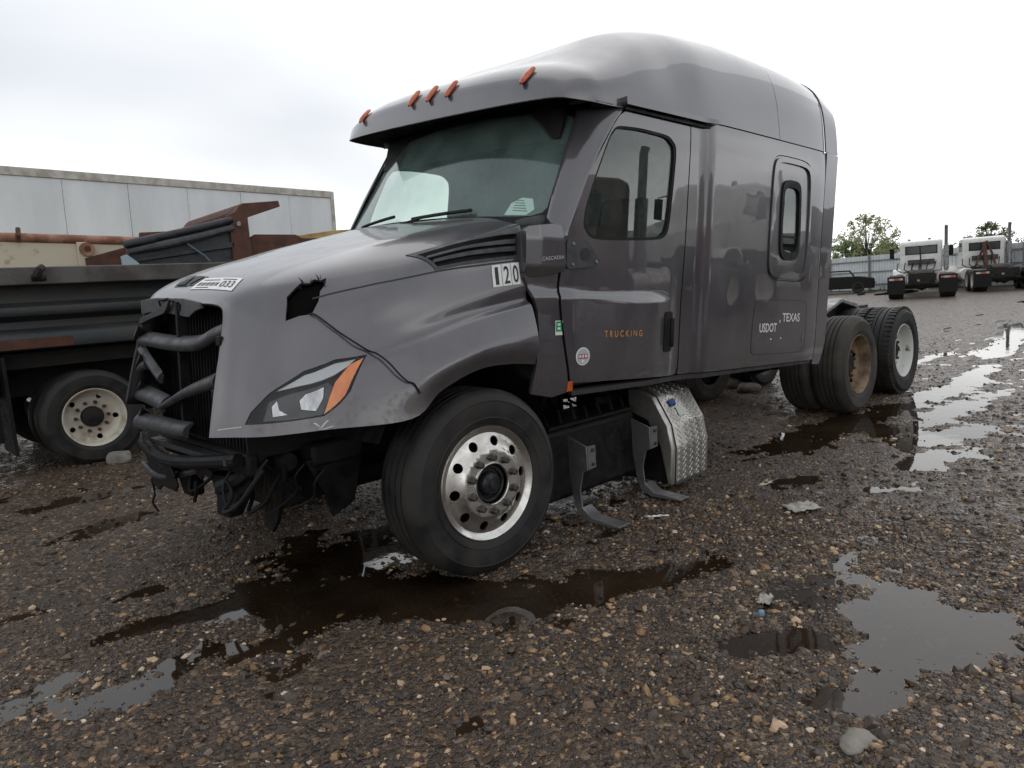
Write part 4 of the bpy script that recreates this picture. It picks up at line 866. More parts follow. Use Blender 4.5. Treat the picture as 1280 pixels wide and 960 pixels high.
slp = rounded([(2.90,1.72),(2.90,2.13),(2.915,2.54),(3.0,2.61),(3.50,2.615),(3.60,2.56),(3.625,2.118),(3.61,1.70),(3.52,1.635),(2.98,1.648)], .35, 3)
swin = rounded([(3.10,1.88),(3.09,2.272),(3.105,2.39),(3.18,2.42),(3.345,2.42),(3.405,2.38),(3.43,2.041),(3.42,1.87),(3.35,1.82),(3.17,1.825)], .35, 3)
low = rounded([(2.71,1.08),(2.722,1.334),(2.75,1.47),(2.82,1.49),(3.60,1.472),(3.655,1.43),(3.66,1.166),(3.635,1.05),(3.55,1.032),(2.79,1.06)], .35, 3)
def mk_sleeper(s, sf):
    top = [(x, float(_pchip(REX, REZ, np.array([x]))[0])-.009) for x in np.linspace(3.88, 1.812, 12)]
    sp = panel('sleeper_side', sf, [(1.772,.985),(3.88,.945)]+top+[(1.797,2.2),(1.777,1.5)], M_PAINT, truck, [scl(slp, 1.012), scl(low, 1.008)], .05, .04, .03, 0, SREF)
    ap = panel('access_door', sf, slp, M_PAINT, truck, [swin], .04, .04, .02, -.004, SREF)
    panel('door_rim', sf, scl(slp, .97), M_PAINT, ap, [scl(slp, .90)], .05, .05, .012, .012, SREF)
    panel('window_frame', sf, scl(swin, 1.06), M_BLACK, ap, [scl(swin, .86)], .05, .05, .03, .008, SREF)
    panel('window_glass', sf, scl(swin, .9), M_DGLASS, ap, (), .08, .08, .004, -.008, SREF)
    MB().box(3.12, 3.41, s*1.19-.008, s*1.19+.008, 1.985, 2.0).build('window_bar', M_BLACK, ap)
    bd = panel('baggage_door', sf, low, M_PAINT, truck, (), .04, .04, .02, .001, SREF)
    panel('door_gap', sf, scl(low, 1.012), M_INK, bd, [scl(low, .996)], .05, .05, .002, .0016, SREF)
    if s < 0:
        text_on('lettering', 'USDOT', sf, [(2.83,1.232),(3.12,1.225),(3.12,1.298),(2.83,1.305)], M_WHITE, bd, .003, .022, SREF)
        text_on('lettering', ', TEXAS', sf, [(3.16,1.295),(3.53,1.285),(3.53,1.368),(3.16,1.378)], M_WHITE, bd, .003, .018, SREF)
        for x in (3.02, 3.19): panel('lettering', sf, [(x,1.165),(x+.022,1.165),(x+.018,1.178),(x,1.176)], M_WHITE, bd, (), .03, .03, .001, .003, SREF)
        panel('latch', sf, [(3.585,1.13),(3.61,1.13),(3.615,1.2),(3.60,1.2)], M_STEEL, bd, (), .03, .03, .004, .006, SREF)
    panel('side_skirt', sf, [(.64,.955),(3.86,.915),(3.86,.938),(1.772,.975),(.64,.985)], M_GREYPL, truck, (), .08, .03, .05, -.01, SREF)
    panel('rear_extender', lambda uv, s=s: np.stack([uv[:, 0], s*(1.186-.02*np.clip(uv[:, 0]-3.9, 0, 1)-.35*np.clip(1.12-uv[:, 1], 0, 1)**2), uv[:, 1]], 1), [(3.905,.90),(4.06,.89),(4.12,1.1),(4.14,2.0),(4.145,2.735),(3.905,2.737)], M_PAINT, truck, (), .05, .08, .03, 0, SREF)
    panel('extender_seal', sf, [(3.876,.95),(3.90,.945),(3.90,2.73),(3.876,2.72)], M_VOID, truck, (), .05, .1, .02, -.012, SREF)
    panel('rain_rail', sf, [(1.06,2.655),(2.06,2.685),(2.05,2.712),(1.06,2.70)], M_PAINT, truck, (), .06, .03, .06, .045, SREF)
    MB().prism([(1.08,2.65),(2.05,2.678),(2.05,2.66),(1.5,2.645),(1.08,2.635)], lambda a, b, d: (a, d, b), s*1.15, s*1.185).build('rail_gap', M_BLACK, truck)
sides(mk_sleeper)
# roof fairing in two pieces, rear extender cap
xf_ = lambda s: .50+.16*abs(s)**2.2+.30*max(0, (abs(s)-.78)/.22)**2
uat = lambda x, s: (x-xf_(s))/(4.05-xf_(s))
RREF = (2, 0, 1.5); ss = np.linspace(-1, 1, 31)
roof = panel('roof_fairing', roof_s, [(0, s) for s in ss]+[(uat(3.03, s), s) for s in ss[::-1]], M_PAINT, truck, (), .012, .03, .012, 0, RREF)
panel('roof_rear_panel', roof_s, [(uat(3.04, s), s) for s in ss]+[(uat(3.87, s), s) for s in ss[::-1]], M_PAINT, truck, (), .02, .03, .012, -.002, RREF)
def ext_s(us):
    us = np.atleast_2d(us).astype(float); P = roof_s(np.stack([np.array([uat(3.87, q) for q in us[:, 1]]), us[:, 1]], 1)); t = us[:, 0]
    c = np.array([2.0, 0, 2.72]); d = P-c; d[:, 0] = 0
    P = P.copy(); P[:, 0] = 3.89+.24*t; k = 1-.10*np.clip(t, 0, 1)**1.6*np.clip((P[:, 2]-2.72)/.5, 0, 1); P[:, 2] = 2.735+(P[:, 2]-2.735)*k; return P
panel('roof_extender', ext_s, [(0, s) for s in ss]+[(1, s) for s in ss[::-1]], M_PAINT, truck, (), .1, .03, .012, .004, RREF)
MB().box(3.80, 3.84, -1.14, 1.14, .95, 2.75).build('sleeper_back_wall', M_PAINT, truck)
b = MB(); top = roof_s([(uat(3.85, s), s) for s in ss]); bot = top.copy(); bot[:, 2] = 2.72; b.grid(np.stack([top, bot])); b.build('sleeper_back_cap', M_PAINT, truck, solid=.01)
# marker lamps on the visor
for yt in (.86, .2, 0, -.2, -.86):
    s = float(np.interp(yt, roof_s(np.stack([np.full(401, .014), np.linspace(-1, 1, 401)], 1))[:, 1], np.linspace(-1, 1, 401)))
    P, n = surf_n(roof_s, np.array([(.0135, s)]), RREF); p = P[0]; P2 = roof_s(np.array([(.026, s)]))[0]; P0 = roof_s(np.array([(.005, s)]))[0]
    ax = Vector(P2-P0).normalized(); nn = Vector(n[0]); sd = ax.cross(nn).normalized(); nn = sd.cross(ax); c = Vector(p)
    prof = [(-.075,.004),(-.07,.014),(-.05,.022),(0,.025),(.05,.022),(.07,.014),(.075,.004)]
    b = MB(); rows = []
    for t, w_ in prof: rows.append([c+ax*t+sd*(w_*.82*math.cos(a))+nn*(w_*1.0*math.sin(a)+.001) for a in np.linspace(0, math.pi, 9)])
    b.grid(np.array([[tuple(q) for q in r] for r in rows])); b.build('marker_lamp', M_AMBERD, truck, solid=.002)
# underside of the visor, windshield, frame, wipers
aa = np.linspace(-1, 1, 41)
lipP = roof_s(np.stack([np.zeros(41), aa], 1)); lipP[:, 2] += .006; lipP[:, 0] += .012
wsT = wind_s(np.stack([aa*1.03, np.full(41, 1.02)], 1)); midP = (lipP+wsT)/2; midP[:, 2] += .03
MB().grid(np.stack([lipP, midP, wsT])).build('visor_underside', M_BLACK, truck, solid=.008)
inner = rounded([(-.985,.02),(.985,.02),(.98,.95),(-.98,.95)], .09, 3)
WREF = (1.5, 0, 1.5)
panel('windshield_frame', wind_s, [(-1.045,-.1),(1.045,-.1),(1.045,1.06),(-1.045,1.06)], M_BLACK, truck, [inner], .06, .06, .02, .0, WREF)
ws = panel('windshield', wind_s, scl(inner, 1.01), M_GLASS, truck, (), .06, .06, .005, -.006, WREF)
stp = [(-.90,.10),(-.86,.05),(-.72,.05),(-.74,.15),(-.80,.20),(-.87,.19)]
panel('paper_permit', wind_s, [(a, b) for a, b in stp], mat('pale_paper', (.62, .74, .70), rough=.7), ws, (), .04, .04, .001, -.02, WREF)
for k in range(5): panel('permit_print', wind_s, [(-.86+.01*k,.08+.022*k),(-.765,.085+.022*k),(-.765,.091+.022*k),(-.86+.01*k,.087+.022*k)], M_INK, ws, (), .05, .05, .001, -.0185, WREF)
for y0, y1 in ((.82, .42), (.12, -.36)):
    pw = wind_s([(y0/1.06, -.02), ((y0+y1)/2.1, .035), (y1/1.06, .055)]); pw[:, 0] -= .03
    w_ = MB().tube(pw.tolist(), .008, 6).build('wiper_arm', M_BLACK, truck)
    pb = wind_s(np.stack([np.linspace(y0-.12, y1-.18, 6)/1.06, np.linspace(.03, .075, 6)], 1)); pb[:, 0] -= .022
    MB().tube(pb.tolist(), .011, 6).build('wiper_blade', M_BLACK, w_)
hr = hood_s(np.stack([np.ones(41), np.linspace(-.4, .4, 41)], 1))[::-1]; hr[:, 2] -= .03; hr[:, 0] -= .05
wb = wind_s(np.stack([np.linspace(-1.04, 1.04, 41), np.full(41, -.06)], 1)); wb = wb if (wb[0, 1] > 0) == (hr[0, 1] > 0) else wb[::-1]
MB().grid(np.stack([hr, wb])).build('cowl_top', M_BLACK, truck, solid=.01)
# A-pillar fairings
for s in (-1, 1):
    Rr = np.array([(1.07,1.172,2.635),(.985,1.178,2.55),(.87,1.18,2.40),(.757,1.18,2.22),(.68,1.18,2.06),(.612,1.178,1.915),(.575,1.176,1.86)])
    Ll = np.array([(.875,.985,2.635),(.83,.995,2.55),(.755,1.01,2.41),(.665,1.03,2.24),(.59,1.05,2.09),(.53,1.07,1.97),(.55,1.165,1.86)])
    rows = []
    for t in np.linspace(0, 1, 9):
        q = Ll*(1-t)+Rr*t; bul = math.sin(t*math.pi)*.022; q = q+np.array([-.5, .85, 0])*bul; rows.append(q)
    G = np.array(rows); G[..., 1] *= s
    G = np.array([[[np.interp(t, np.arange(7), G[r, :, c]) for c in range(3)] for t in np.linspace(0, 6, 25)] for r in range(9)])
    ap = MB().grid(G).build('pillar_fairing', M_PAINT, truck, sharp=None, solid=.012)
    MB().lathe([(0, -.006), (.009, -.006), (.013, 0), (.013, .004)], 12, T(.775, s*1.155, 2.23) @ (RZ(-.6) if s < 0 else RZ(math.pi+.6))).build('fairing_plug', M_PAINT, ap)
# --- cab inside
MB().box(.45, 3.8, -1.1, 1.1, 1.0, 1.06).build('cab_floor', M_INT, truck)
MB().box(.45, .5, -1.08, 1.08, 1.0, 1.85).build('firewall', M_INT, truck)
MB().prism([(.46,1.97),(.55,2.0),(.86,1.93),(.95,1.82),(.92,1.55),(.5,1.5)], lambda a, b, d: (a, d, b), -1.06, 1.06).build('dashboard', M_INT, truck, bevel=.03)
b = MB(); 
for k in range(28): b.tube([(1.02+.21*.35*math.cos(q), -.55+.21*math.sin(q), 1.86+.21*.93*math.cos(q)) for q in (2*math.pi*k/28, 2*math.pi*(k+1)/28)], .014, 6)
b.tube([(1.02, -.55, 1.86), (.86, -.55, 1.75)], .04, 8); b.tube([(1.02, -.75, 1.87), (1.02, -.35, 1.87)], .016, 6); b.build('steering_wheel', M_BLACK, truck)
for y in (-.55, .55):
    st = MB().box(1.30, 1.80, y-.25, y+.25, 1.42, 1.58).build('seat', M_INT, truck, bevel=.05)
    MB().prism([(1.72,1.52),(1.86,1.52),(2.02,2.22),(1.92,2.26)], lambda a, b, d: (a, d, b), y-.24, y+.24).build('seat_back', M_INT, truck, bevel=.05)
MB().box(2.05, 2.09, -1.1, 1.1, 1.06, 2.75).build('sleeper_curtain', M_INTL, truck)
MB().prism([(.86,2.66),(1.0,2.74),(2.1,2.78),(2.1,2.82),(.86,2.75)], lambda a, b, d: (a, d, b), -1.05, 1.05).build('headliner', M_INTL, truck)
MB().prism([(.83,2.70),(.88,2.71),(.80,2.46),(.77,2.46)], lambda a, b, d: (a, d, b), -.93, .93).build('sun_visor', M_BLACK, truck, bevel=.008)
for s in (-1, 1):
    MB().box(.98, 2.1, s*1.10-.015, s*1.10+.015, 2.58, 2.84).build('roof_side_trim', M_INTL, truck)
    MB().box(1.78, 2.06, s*1.12-.02, s*1.12+.02, 1.06, 2.7).build('pillar_trim', M_INTL, truck)
    panel('door_trim', lambda uv, s=s: side_s(uv, s)*np.array([1, .955, 1]), [(.70,1.12),(1.70,1.1),(1.70,1.88),(.66,1.84)], M_INT, truck, (), .1, .1, .01, 0, SREF)
    panel('headlight_bucket', lambda uv, s=s: hood_s(uv)*np.array([1, -s, 1]), [(.16,.66),(.5,.66),(.5,.95),(.16,.95)], M_BLACK, truck, (), .04, .04, .01, -.075, HREF)
# ---------------------------------------------------------------- behind the truck: dump truck, dump beds, box trailer
def ext_x(prof, x0, x1):            # profile in (y, z) run along x
    return MB().prism(prof, lambda a, b, d: (d, a, b), x0, x1)
dt = empty('dump_truck'); tag(dt, 'dark steel dump truck with ribbed bed and cream wheel parked behind the grey truck', 'dump truck')
bp_ = [(4.43,1.24),(4.38,1.26),(4.37,1.36),(4.42,1.42),(4.50,1.46),(4.51,1.53),(4.45,1.57),(4.40,1.585),(4.385,1.62),(4.40,1.67),(4.47,1.69),(4.53,1.72),(4.54,1.82),(4.50,1.89),(4.41,1.905),(4.56,1.91),(4.58,1.3),(4.58,1.24)]
ext_x(bp_, -6.2, 3.3).build('bed_side', M_BED, dt, sharp=50)
ext_x([(6.7-(a-4.4), b) for a, b in bp_], -6.2, 3.3).build('bed_side', M_BED, dt, sharp=50)
ext_x([(4.47,1.30),(6.63,1.30),(6.63,1.24),(4.47,1.24)], -6.2, 3.3).build('bed_floor', M_BED, dt)
MB().box(-6.2, 3.3, 4.375, 4.60, 1.885, 2.06).build('top_rail', mat('weathered_grey_steel', (.10,.095,.088), (.05,.04,.034), nscale=3, rough=.6, bump=.003, bscale=20), dt, bevel=.012)
MB().box(3.26, 3.32, 4.45, 6.65, 1.3, 2.25).build('headboard', M_BED, dt)
for x in (-5.2, -3.6, 1.0, 2.6): ext_x([(4.366,1.28),(4.366,1.90),(4.46,1.90),(4.46,1.28)], x, x+.09).build('bed_stake', M_BED, dt, bevel=.01)
ext_x([(4.372,1.262),(4.364,1.36),(4.37,1.36),(4.38,1.262)], -2.4, -.62).build('rust_patch', M_RUST, dt)
hk = MB().tube([(-.86, 4.38, 1.95), (-.86, 4.32, 1.97), (-.83, 4.31, 2.03), (-.80, 4.34, 2.05)], .035, 8); hk.tube([(-.90, 4.35, 1.95), (-.78, 4.35, 1.95)], .03, 8); hk.build('tarp_hook', M_DARK, dt)
MB().box(-6.0, 5.5, 5.05, 5.15, .75, 1.05).build('frame_rail', M_DARK, dt); MB().box(-6.0, 5.5, 5.95, 6.05, .75, 1.05).build('frame_rail', M_DARK, dt)
MB().box(-4.6, 2.6, 4.62, 6.5, 1.06, 1.22).build('subframe', M_DARK, dt)
MB().box(.9, 1.9, 4.6, 5.0, .45, 1.05).build('fuel_tank', M_DARK, dt, bevel=.06)
MB().box(-1.25, -1.22, 4.4, 5.05, .22, 1.2).build('mud_flap', M_BLACK, dt); MB().box(-5.9, -1.3, 4.55, 4.6, .35, 1.2).build('dark_underbed_sheet', M_BLACK, dt)  # long black sheet stands in for the shade under the bed
MB().box(5.2, 5.4, 4.6, 6.5, .5, 2.3).build('cab_back', M_BED, dt); MB().box(4.0, 5.2, 4.7, 6.4, .9, 2.2).build('cab', M_BED, dt, bevel=.08)
ty2 = tyre_mesh('tyre', M_RUBBER, (.2, .4, .6, .8)); rl2, rd2 = rear_rim(M_RIMW)
nut2 = MB().lathe([(0,.09),(.013,.09),(.018,.095),(.019,.135)], 6).build('lug_nut', M_RUST, sharp=20); hub2 = MB().lathe([(.11,.14),(.108,.095),(.10,.075),(.07,.06),(0,.055)], 24).build('hub', M_DARK)
I4 = Matrix.Identity(4)
for x, parts, nn in ((-.52, [ty2, rl2, rd2, hub2], nut2), (4.3, [ty2, rl2, rd2, hub2], None)):
    wheel((x, 4.40, ZR), I4, parts, nn, .155, dt, I4, .5); wheel((x, 4.73, ZR), I4, [ty2], None, 0, dt, I4); wheel((x, 6.7, ZR), RZ(math.pi), [ty2, rl2, rd2], None, 0, dt, I4)
    MB().tube([(x, 4.8, .5), (x, 6.3, .5)], .09, 10).build('axle', M_DARK, dt)
# rusty tipped dump bed with rolled tarp
rb = empty('dump_bed'); tag(rb, 'rusty brown dump bed with black rolled tarp and cab guard above the dark dump truck', 'dump bed')
ext = lambda poly, y0, y1: MB().prism(poly, lambda a, b, d: (a, d, b), y0, y1)
ext([(.72,1.5),(.70,2.50),(2.28,2.93),(2.40,2.9),(2.40,1.5)], 6.84, 6.90).build('bed_side', M_TARP, rb, bevel=.01)
ext([(.72,1.5),(.70,2.50),(2.28,2.93),(2.40,2.9),(2.40,1.5)], 9.0, 9.06).build('bed_side', M_RUST, rb)
ext([(2.16,1.5),(2.16,2.93),(2.27,2.98),(2.34,3.07),(2.40,3.11),(2.99,3.17),(3.01,3.08),(2.46,2.90),(2.46,1.5)], 6.80, 6.95).build('front_post', M_RUST, rb, bevel=.012)
ext([(2.27,2.98),(2.34,3.07),(2.40,3.11),(2.99,3.17),(3.01,3.08),(2.46,2.90)], 6.96, 9.06).build('cab_guard', M_RUST, rb, bevel=.01)
MB().box(2.36, 2.42, 6.95, 9.0, 1.5, 2.9).build('front_wall', M_RUST, rb)
ext([(.92,2.56),(.93,2.68),(1.35,2.70),(2.24,2.96),(2.24,2.90),(1.4,2.64),(.98,2.54)], 6.93, 7.0).build('top_rail', M_RUST, rb, bevel=.01)
MB().tube([(.66, 6.80, 2.50), (1.0, 6.79, 2.57), (1.6, 6.79, 2.71), (2.2, 6.80, 2.86)], [.05,.055,.05,.05], 12).build('tarp_roll', M_TARP, rb)
MB().tube([(.70, 6.80, 2.40), (1.2, 6.775, 2.50), (1.7, 6.78, 2.61), (2.2, 6.80, 2.74)], [.04,.06,.055,.05], 10).build('tarp_fold', mat('worn_tarp', (.06,.063,.066), (.03,.031,.033), nscale=6, rough=.55, bump=.01, bscale=12), rb)
for z in (2.0, 2.25): ext([(.75,z),(.75,z+.05),(2.2,z+.28),(2.2,z+.2)], 6.80, 6.835).build('side_rib', M_TARP, rb, bevel=.01)
MB().tube([(1.45, 6.78, 2.55), (1.6, 6.77, 2.42), (1.72, 6.76, 2.33), (1.78, 6.74, 2.24)], .012, 6).build('tie_strap', mat('blue_strap', (.12,.17,.22), rough=.6), rb)
MB().lathe([(0,-.02),(.035,-.02),(.04,0)], 12, T(2.30, 6.80, 2.80)).build('round_plate', M_STEEL, rb)
ext([(2.46,2.30),(2.46,2.56),(2.62,2.66),(3.3,2.66),(3.42,2.60),(4.6,2.62),(4.6,2.3)], 6.95, 7.05).build('front_frame', M_RUST, rb, bevel=.01)
ext([(3.2,2.60),(3.3,2.66),(4.3,2.79),(5.2,2.84),(5.2,2.70),(4.3,2.66)], 7.46, 7.6).build('yellow_boom', M_YELLOW, rb, bevel=.01)
MB().box(.9, 4.6, 7.2, 8.7, .9, 1.5).build('chassis', M_DARK, rb); 
for x in (1.2, 4.0):
    for y in (7.3, 8.6): MB().box(x-.06, x+.06, y-.06, y+.06, 0, .95).build('support_leg', M_DARK, rb)
ext([(.62,1.9),(.60,2.34),(.66,2.36),(.80,2.24),(.82,1.9)], 6.72, 6.80).build('torn_sheet', mat('pale_blue_plastic', (.32,.40,.44), rough=.5), rb)
# cream dump body
cb = empty('tipper_trailer'); tag(cb, 'cream painted dump body with rusty pink top rail in front of the white trailer', 'dump body')
MB().box(-5.5, 2.6, 9.32, 9.38, 1.2, 2.80).build('side_wall', M_CREAM, cb)
MB().box(-5.5, 2.6, 11.3, 11.36, 1.2, 2.80).build('side_wall', M_CREAM, cb)
MB().tube([(-5.5, 9.34, 2.99), (-.3, 9.34, 2.86), (2.6, 9.34, 2.76)], .075, 12).build('top_rail', M_RUSTLT, cb)
for x in (-2.6, .74, 2.4): MB().box(x-.08, x+.08, 9.27, 9.32, 1.2, 2.78).build('stake', M_CREAM, cb, bevel=.012)
b = MB().lathe([(.05,-.06),(.11,-.06),(.115,0)], 16, T(.80, 9.28, 2.66)); b.build('eye_plate', M_RUSTLT, cb); MB().lathe([(0,-.04),(.055,-.04),(.055,0)], 12, T(.80, 9.26, 2.66)).build('eye_hole', M_RUST, cb)
MB().tube([(-.12, 9.28, 2.80), (-.12, 9.22, 2.88), (-.1, 9.28, 2.99)], .035, 8).build('tarp_hook', M_RUST, cb)
MB().box(-5.5, 2.6, 9.5, 11.2, .7, 1.2).build('chassis', M_DARK, cb)
for x in (-4.5, .9, 2.1):
    for y, r_ in ((9.45, I4), (11.25, RZ(math.pi))): wheel((x, y, ZR), r_, [ty2, rl2, rd2], None, 0, cb, I4)
# box trailer
tr = empty('box_trailer', T(6.9, 12.0, 0) @ RY(.026)); tag(tr, 'white box trailer with grey top rail and riveted panels behind the dump trucks', 'trailer')
w0 = -14.0
for k in range(12):
    x1 = -k*1.165; MB().box(x1-1.158, x1-.03 if k == 0 else x1, -.004*(k % 2), .03, 1.15, 4.12).build('side_panel', M_TRAIL, tr, bevel=.003)
b = MB()
for k in range(12):
    for zz_ in np.arange(1.3, 4.1, .16):
        for xo in (.03, 1.13): b.box(-k*1.165-xo-.008, -k*1.165-xo+.008, -.012, 0, zz_, zz_+.016)
rv = b.build('rivets', M_TRAIL, tr); rv['kind'] = 'stuff'
MB().box(w0, 0, -.03, .02, 4.09, 4.25).build('top_rail', M_TRAILR, tr, bevel=.01)
MB().box(w0, 0, -.03, .02, 1.0, 1.18).build('bottom_rail', M_TRAILR, tr, bevel=.01)
MB().box(w0, 0, .03, 2.5, 4.22, 4.245).build('roof', M_TRAIL, tr); MB().box(w0, 0, .03, 2.55, 1.02, 1.12).build('floor', M_DARK, tr)
MB().box(-.04, .02, -.02, 2.55, 1.0, 4.22).build('end_wall', M_TRAIL, tr, bevel=.02); MB().box(w0, 0, 2.5, 2.55, 1.1, 4.24).build('far_wall', M_TRAIL, tr)
MB().box(-.06, .03, -.035, .06, 1.0, 4.24).build('corner_post', M_TRAILR, tr, bevel=.015)
for x in (-2.4, -2.2): MB().box(x-.05, x+.05, .3, .4, 0.05, 1.05).build('landing_leg', M_DARK, tr)
for x in (-11.8, -13.0):
    for y, r_ in ((.1, I4), (2.45, RZ(math.pi))): wheel((x, y, .80), r_, [ty2, rl2, rd2], None, 0, tr, I4)
# ---------------------------------------------------------------- far right: white day-cab tractors, stripped car, fence, trees
def tyre_small(name, r=.5, w=.28): return MB().lathe([(.29,.02),(.3,0),(.42,-.01),(.48,.02),(r,.05),(r,w-.05),(.48,w-.02),(.3,w),(.29,w-.02)], 28).build(name, M_RUBBER)
ts = tyre_small('tyre'); tsd = tyre_small('tyre', .5, .56); rs = MB().lathe([(.0,.12),(.2,.12),(.27,.08),(.285,.01),(.3,-.005),(.3,.02)], 28).build('rim', M_RIMW)
def tractor(mw, paint, label, boom, group):
    t = empty('day_cab_truck', mw); tag(t, label, 'truck', group)          # local: x forward from the rear axles, y to its left
    for s in (-1, 1): MB().box(-1.6, 6.6, s*.43-.05, s*.43+.05, .72, .98).build('frame_rail', M_DARK, t)
    MB().box(-1.62, -1.55, -.5, .5, .6, 1.0).build('rear_crossmember', M_DARK, t)
    for y in (-.35, .32, .12): MB().box(-1.66, -1.62, y-.05, y+.05, .70, .78).build('tail_lamp', M_STEEL if y == .12 else M_DARK, t)
    c = MB().prism([(3.05,1.05),(3.05,2.38),(3.12,2.47),(3.35,2.52),(4.35,2.50),(4.55,2.40),(4.75,1.75),(4.75,1.05)], lambda a, b, d: (a, d, b), -.87, .87).build('cab', paint, t, bevel=.06)
    MB().box(3.035, 3.05, -.66, .66, 1.86, 2.26).build('rear_window_frame', M_BLACK, t, bevel=.03); MB().box(3.025, 3.034, -.62, .62, 1.90, 2.22).build('rear_window', mat('dark_window', (.03,.035,.035), rough=.08), t)
    for s in (-1, 1):
        MB().prism([(3.6,1.85),(3.6,2.3),(4.3,2.3),(4.5,1.85)], lambda a, b, d: (a, d, b), s*.865, s*.88).build('side_window', mat('dark_window', (.03,.035,.035), rough=.08), t)
        m_ = MB().tube([(4.5, s*.98, 2.3), (4.5, s*1.25, 2.25), (4.5, s*1.25, 1.75), (4.5, s*.98, 1.7)], .02, 6).build('mirror_arm', M_DARK, t); MB().box(4.45, 4.53, s*1.25-.10, s*1.25+.10, 1.75, 2.22).build('mirror', M_BLACK, m_, bevel=.02)
        fd = MB(); th = np.linspace(.05, math.pi-.05, 16); fd.grid(np.array([[(5.6-.66*math.cos(q), s*yy, .5+.68*math.sin(q)) for q in th] for yy in (.62, 1.22)])); fd.build('fender', paint, t, solid=.04)
        wheel((5.6, s*1.2, .5), RZ(math.pi) if s > 0 else I4, [ts, rs], None, 0, t, I4)
        for x in (0, -1.3):
            wheel((x, s*1.22, .5), RZ(math.pi) if s > 0 else I4, [tsd, rs], None, 0, t, I4)
        MB().box(-2.0, -1.97, s*.93-.33, s*.93+.33, .22, .95).build('mud_flap', M_BLACK, t); MB().box(-2.012, -2.0, s*.93-.26, s*.93+.26, .80, .88).build('reflector_tape', mat('red_white_tape', (.55,.46,.42), (.34,.10,.07), nscale=5, lo=.48, hi=.52, rough=.4), t)
        MB().lathe([(0,-.6),(.28,-.6),(.31,-.55),(.31,.55),(.28,.6),(0,.6)], 24, T(2.6, s*.88, .75) @ RZ(math.pi/2)).build('fuel_tank', M_PLATE if s < 0 else paint, t)
    MB().prism([(4.75,.85),(4.75,1.75),(5.6,1.68),(6.7,1.45),(6.75,.85)], lambda a, b, d: (a, d, b), -.62, .62).build('hood', paint, t, bevel=.06)
    MB().tube([(2.92, -1.0, .9), (2.92, -1.0, 2.95), (2.85, -1.0, 3.10)], .075, 14).build('exhaust_stack', M_STEEL, t)
    MB().tube([(2.92, -1.0, 1.1), (2.92, -1.0, 2.2)], .11, 14).build('stack_shield', M_STEEL, t)
    for y in ((-.35, .5) if not boom else (.7, .55, .4)): MB().lathe([(0,0),(.05,0),(.075,.04),(.07,.09),(.03,.13),(0,.13)], 12, T(4.0, y, 2.50) @ RX(math.pi/2)).build('roof_beacon', M_STEEL, t)
    MB().box(2.86, 2.92, -.55, .55, 1.38, 1.62).build('headboard_plate', M_GREYPL, t, bevel=.01)
    for k in range(4):
        y = -.6+k*.3; MB().tube([(2.9, y, 1.5), (2.5, y+.1, 1.15), (2.3, y+.45, 1.02), (2.6, y+.7, 1.2), (2.9, y+.65, 1.5)], .025, 6).build('air_hose', M_DARK, t)
    MB().tube([(2.85, .05, 2.25), (2.7, .02, 1.6), (2.5, .0, 1.0)], .03 if not boom else .09, 8).build('hose_mast', M_DARK if not boom else M_RUST, t)
    if boom:
        MB().tube([(2.8, -.05, 2.3), (2.75, .25, 1.6), (2.5, .5, 1.0)], .05, 8).build('boom_strut', M_RUST, t); MB().tube([(2.8, -.05, 2.3), (2.75, -.3, 1.6), (2.5, -.4, 1.0)], .05, 8).build('boom_strut', M_RUST, t)
    MB().box(-.9, 1.2, -.45, .45, 1.0, 1.08).build('deck_plate', M_DARK, t)
    MB().prism([(-1.1,1.02),(-.9,1.14),(.2,1.18),(.2,1.1)], lambda a, b, d: (a, d, b), -.42, .42).build('fifth_wheel', M_DARK, t)
    for x in (0, -1.3): MB().tube([(x, -1.0, .5), (x, -.2, .5), (x, 0, .5), (x, .2, .5), (x, 1.0, .5)], [.08,.1,.2,.1,.08], 10).build('axle', M_DARK, t)
    return t
tractor(T(32.2, 6.35, .0) @ RZ(math.radians(17)), M_BGWHITE, 'white day cab truck seen squarely from behind near the fence', False, 'tractors parked across the lot')
tractor(T(36.4, 4.45, .0) @ RZ(math.radians(23)), M_BGWHITE, 'white day cab truck turned left with rusty boom behind its cab', True, 'tractors parked across the lot')
tractor(T(11.4, -7.6, 0) @ RZ(math.radians(178)) @ Matrix.Scale(1.06, 4), M_MAROON, 'maroon truck seen only as a reflection in the door window', True, 'tractors parked across the lot')
tractor(T(20.3, -9.6, 0) @ RZ(math.radians(176)) @ Matrix.Scale(1.18, 4), M_BGWHITE, 'white truck seen only as a reflection in the sleeper side', False, 'tractors parked across the lot')
rt = empty('added_dark_flatbed', T(31, -12.5, 0)); tag(rt, 'unseen dark loaded flatbed added to darken the reflection along the sleeper', 'trailer')  # added out of view to darken what the sleeper side mirrors
MB().box(0, 13, -1.2, 1.2, 1.1, 1.3).build('deck', M_DARK, rt, bevel=.03); MB().box(.5, 12.5, -1.1, 1.1, 1.3, 2.9).build('load', M_TARP, rt, bevel=.2)
for x in (1.5, 10.5, 11.8):
    for s in (-1, 1): wheel((x, s*1.2, .5), RZ(math.pi) if s > 0 else I4, [ts, rs], None, 0, rt, I4)
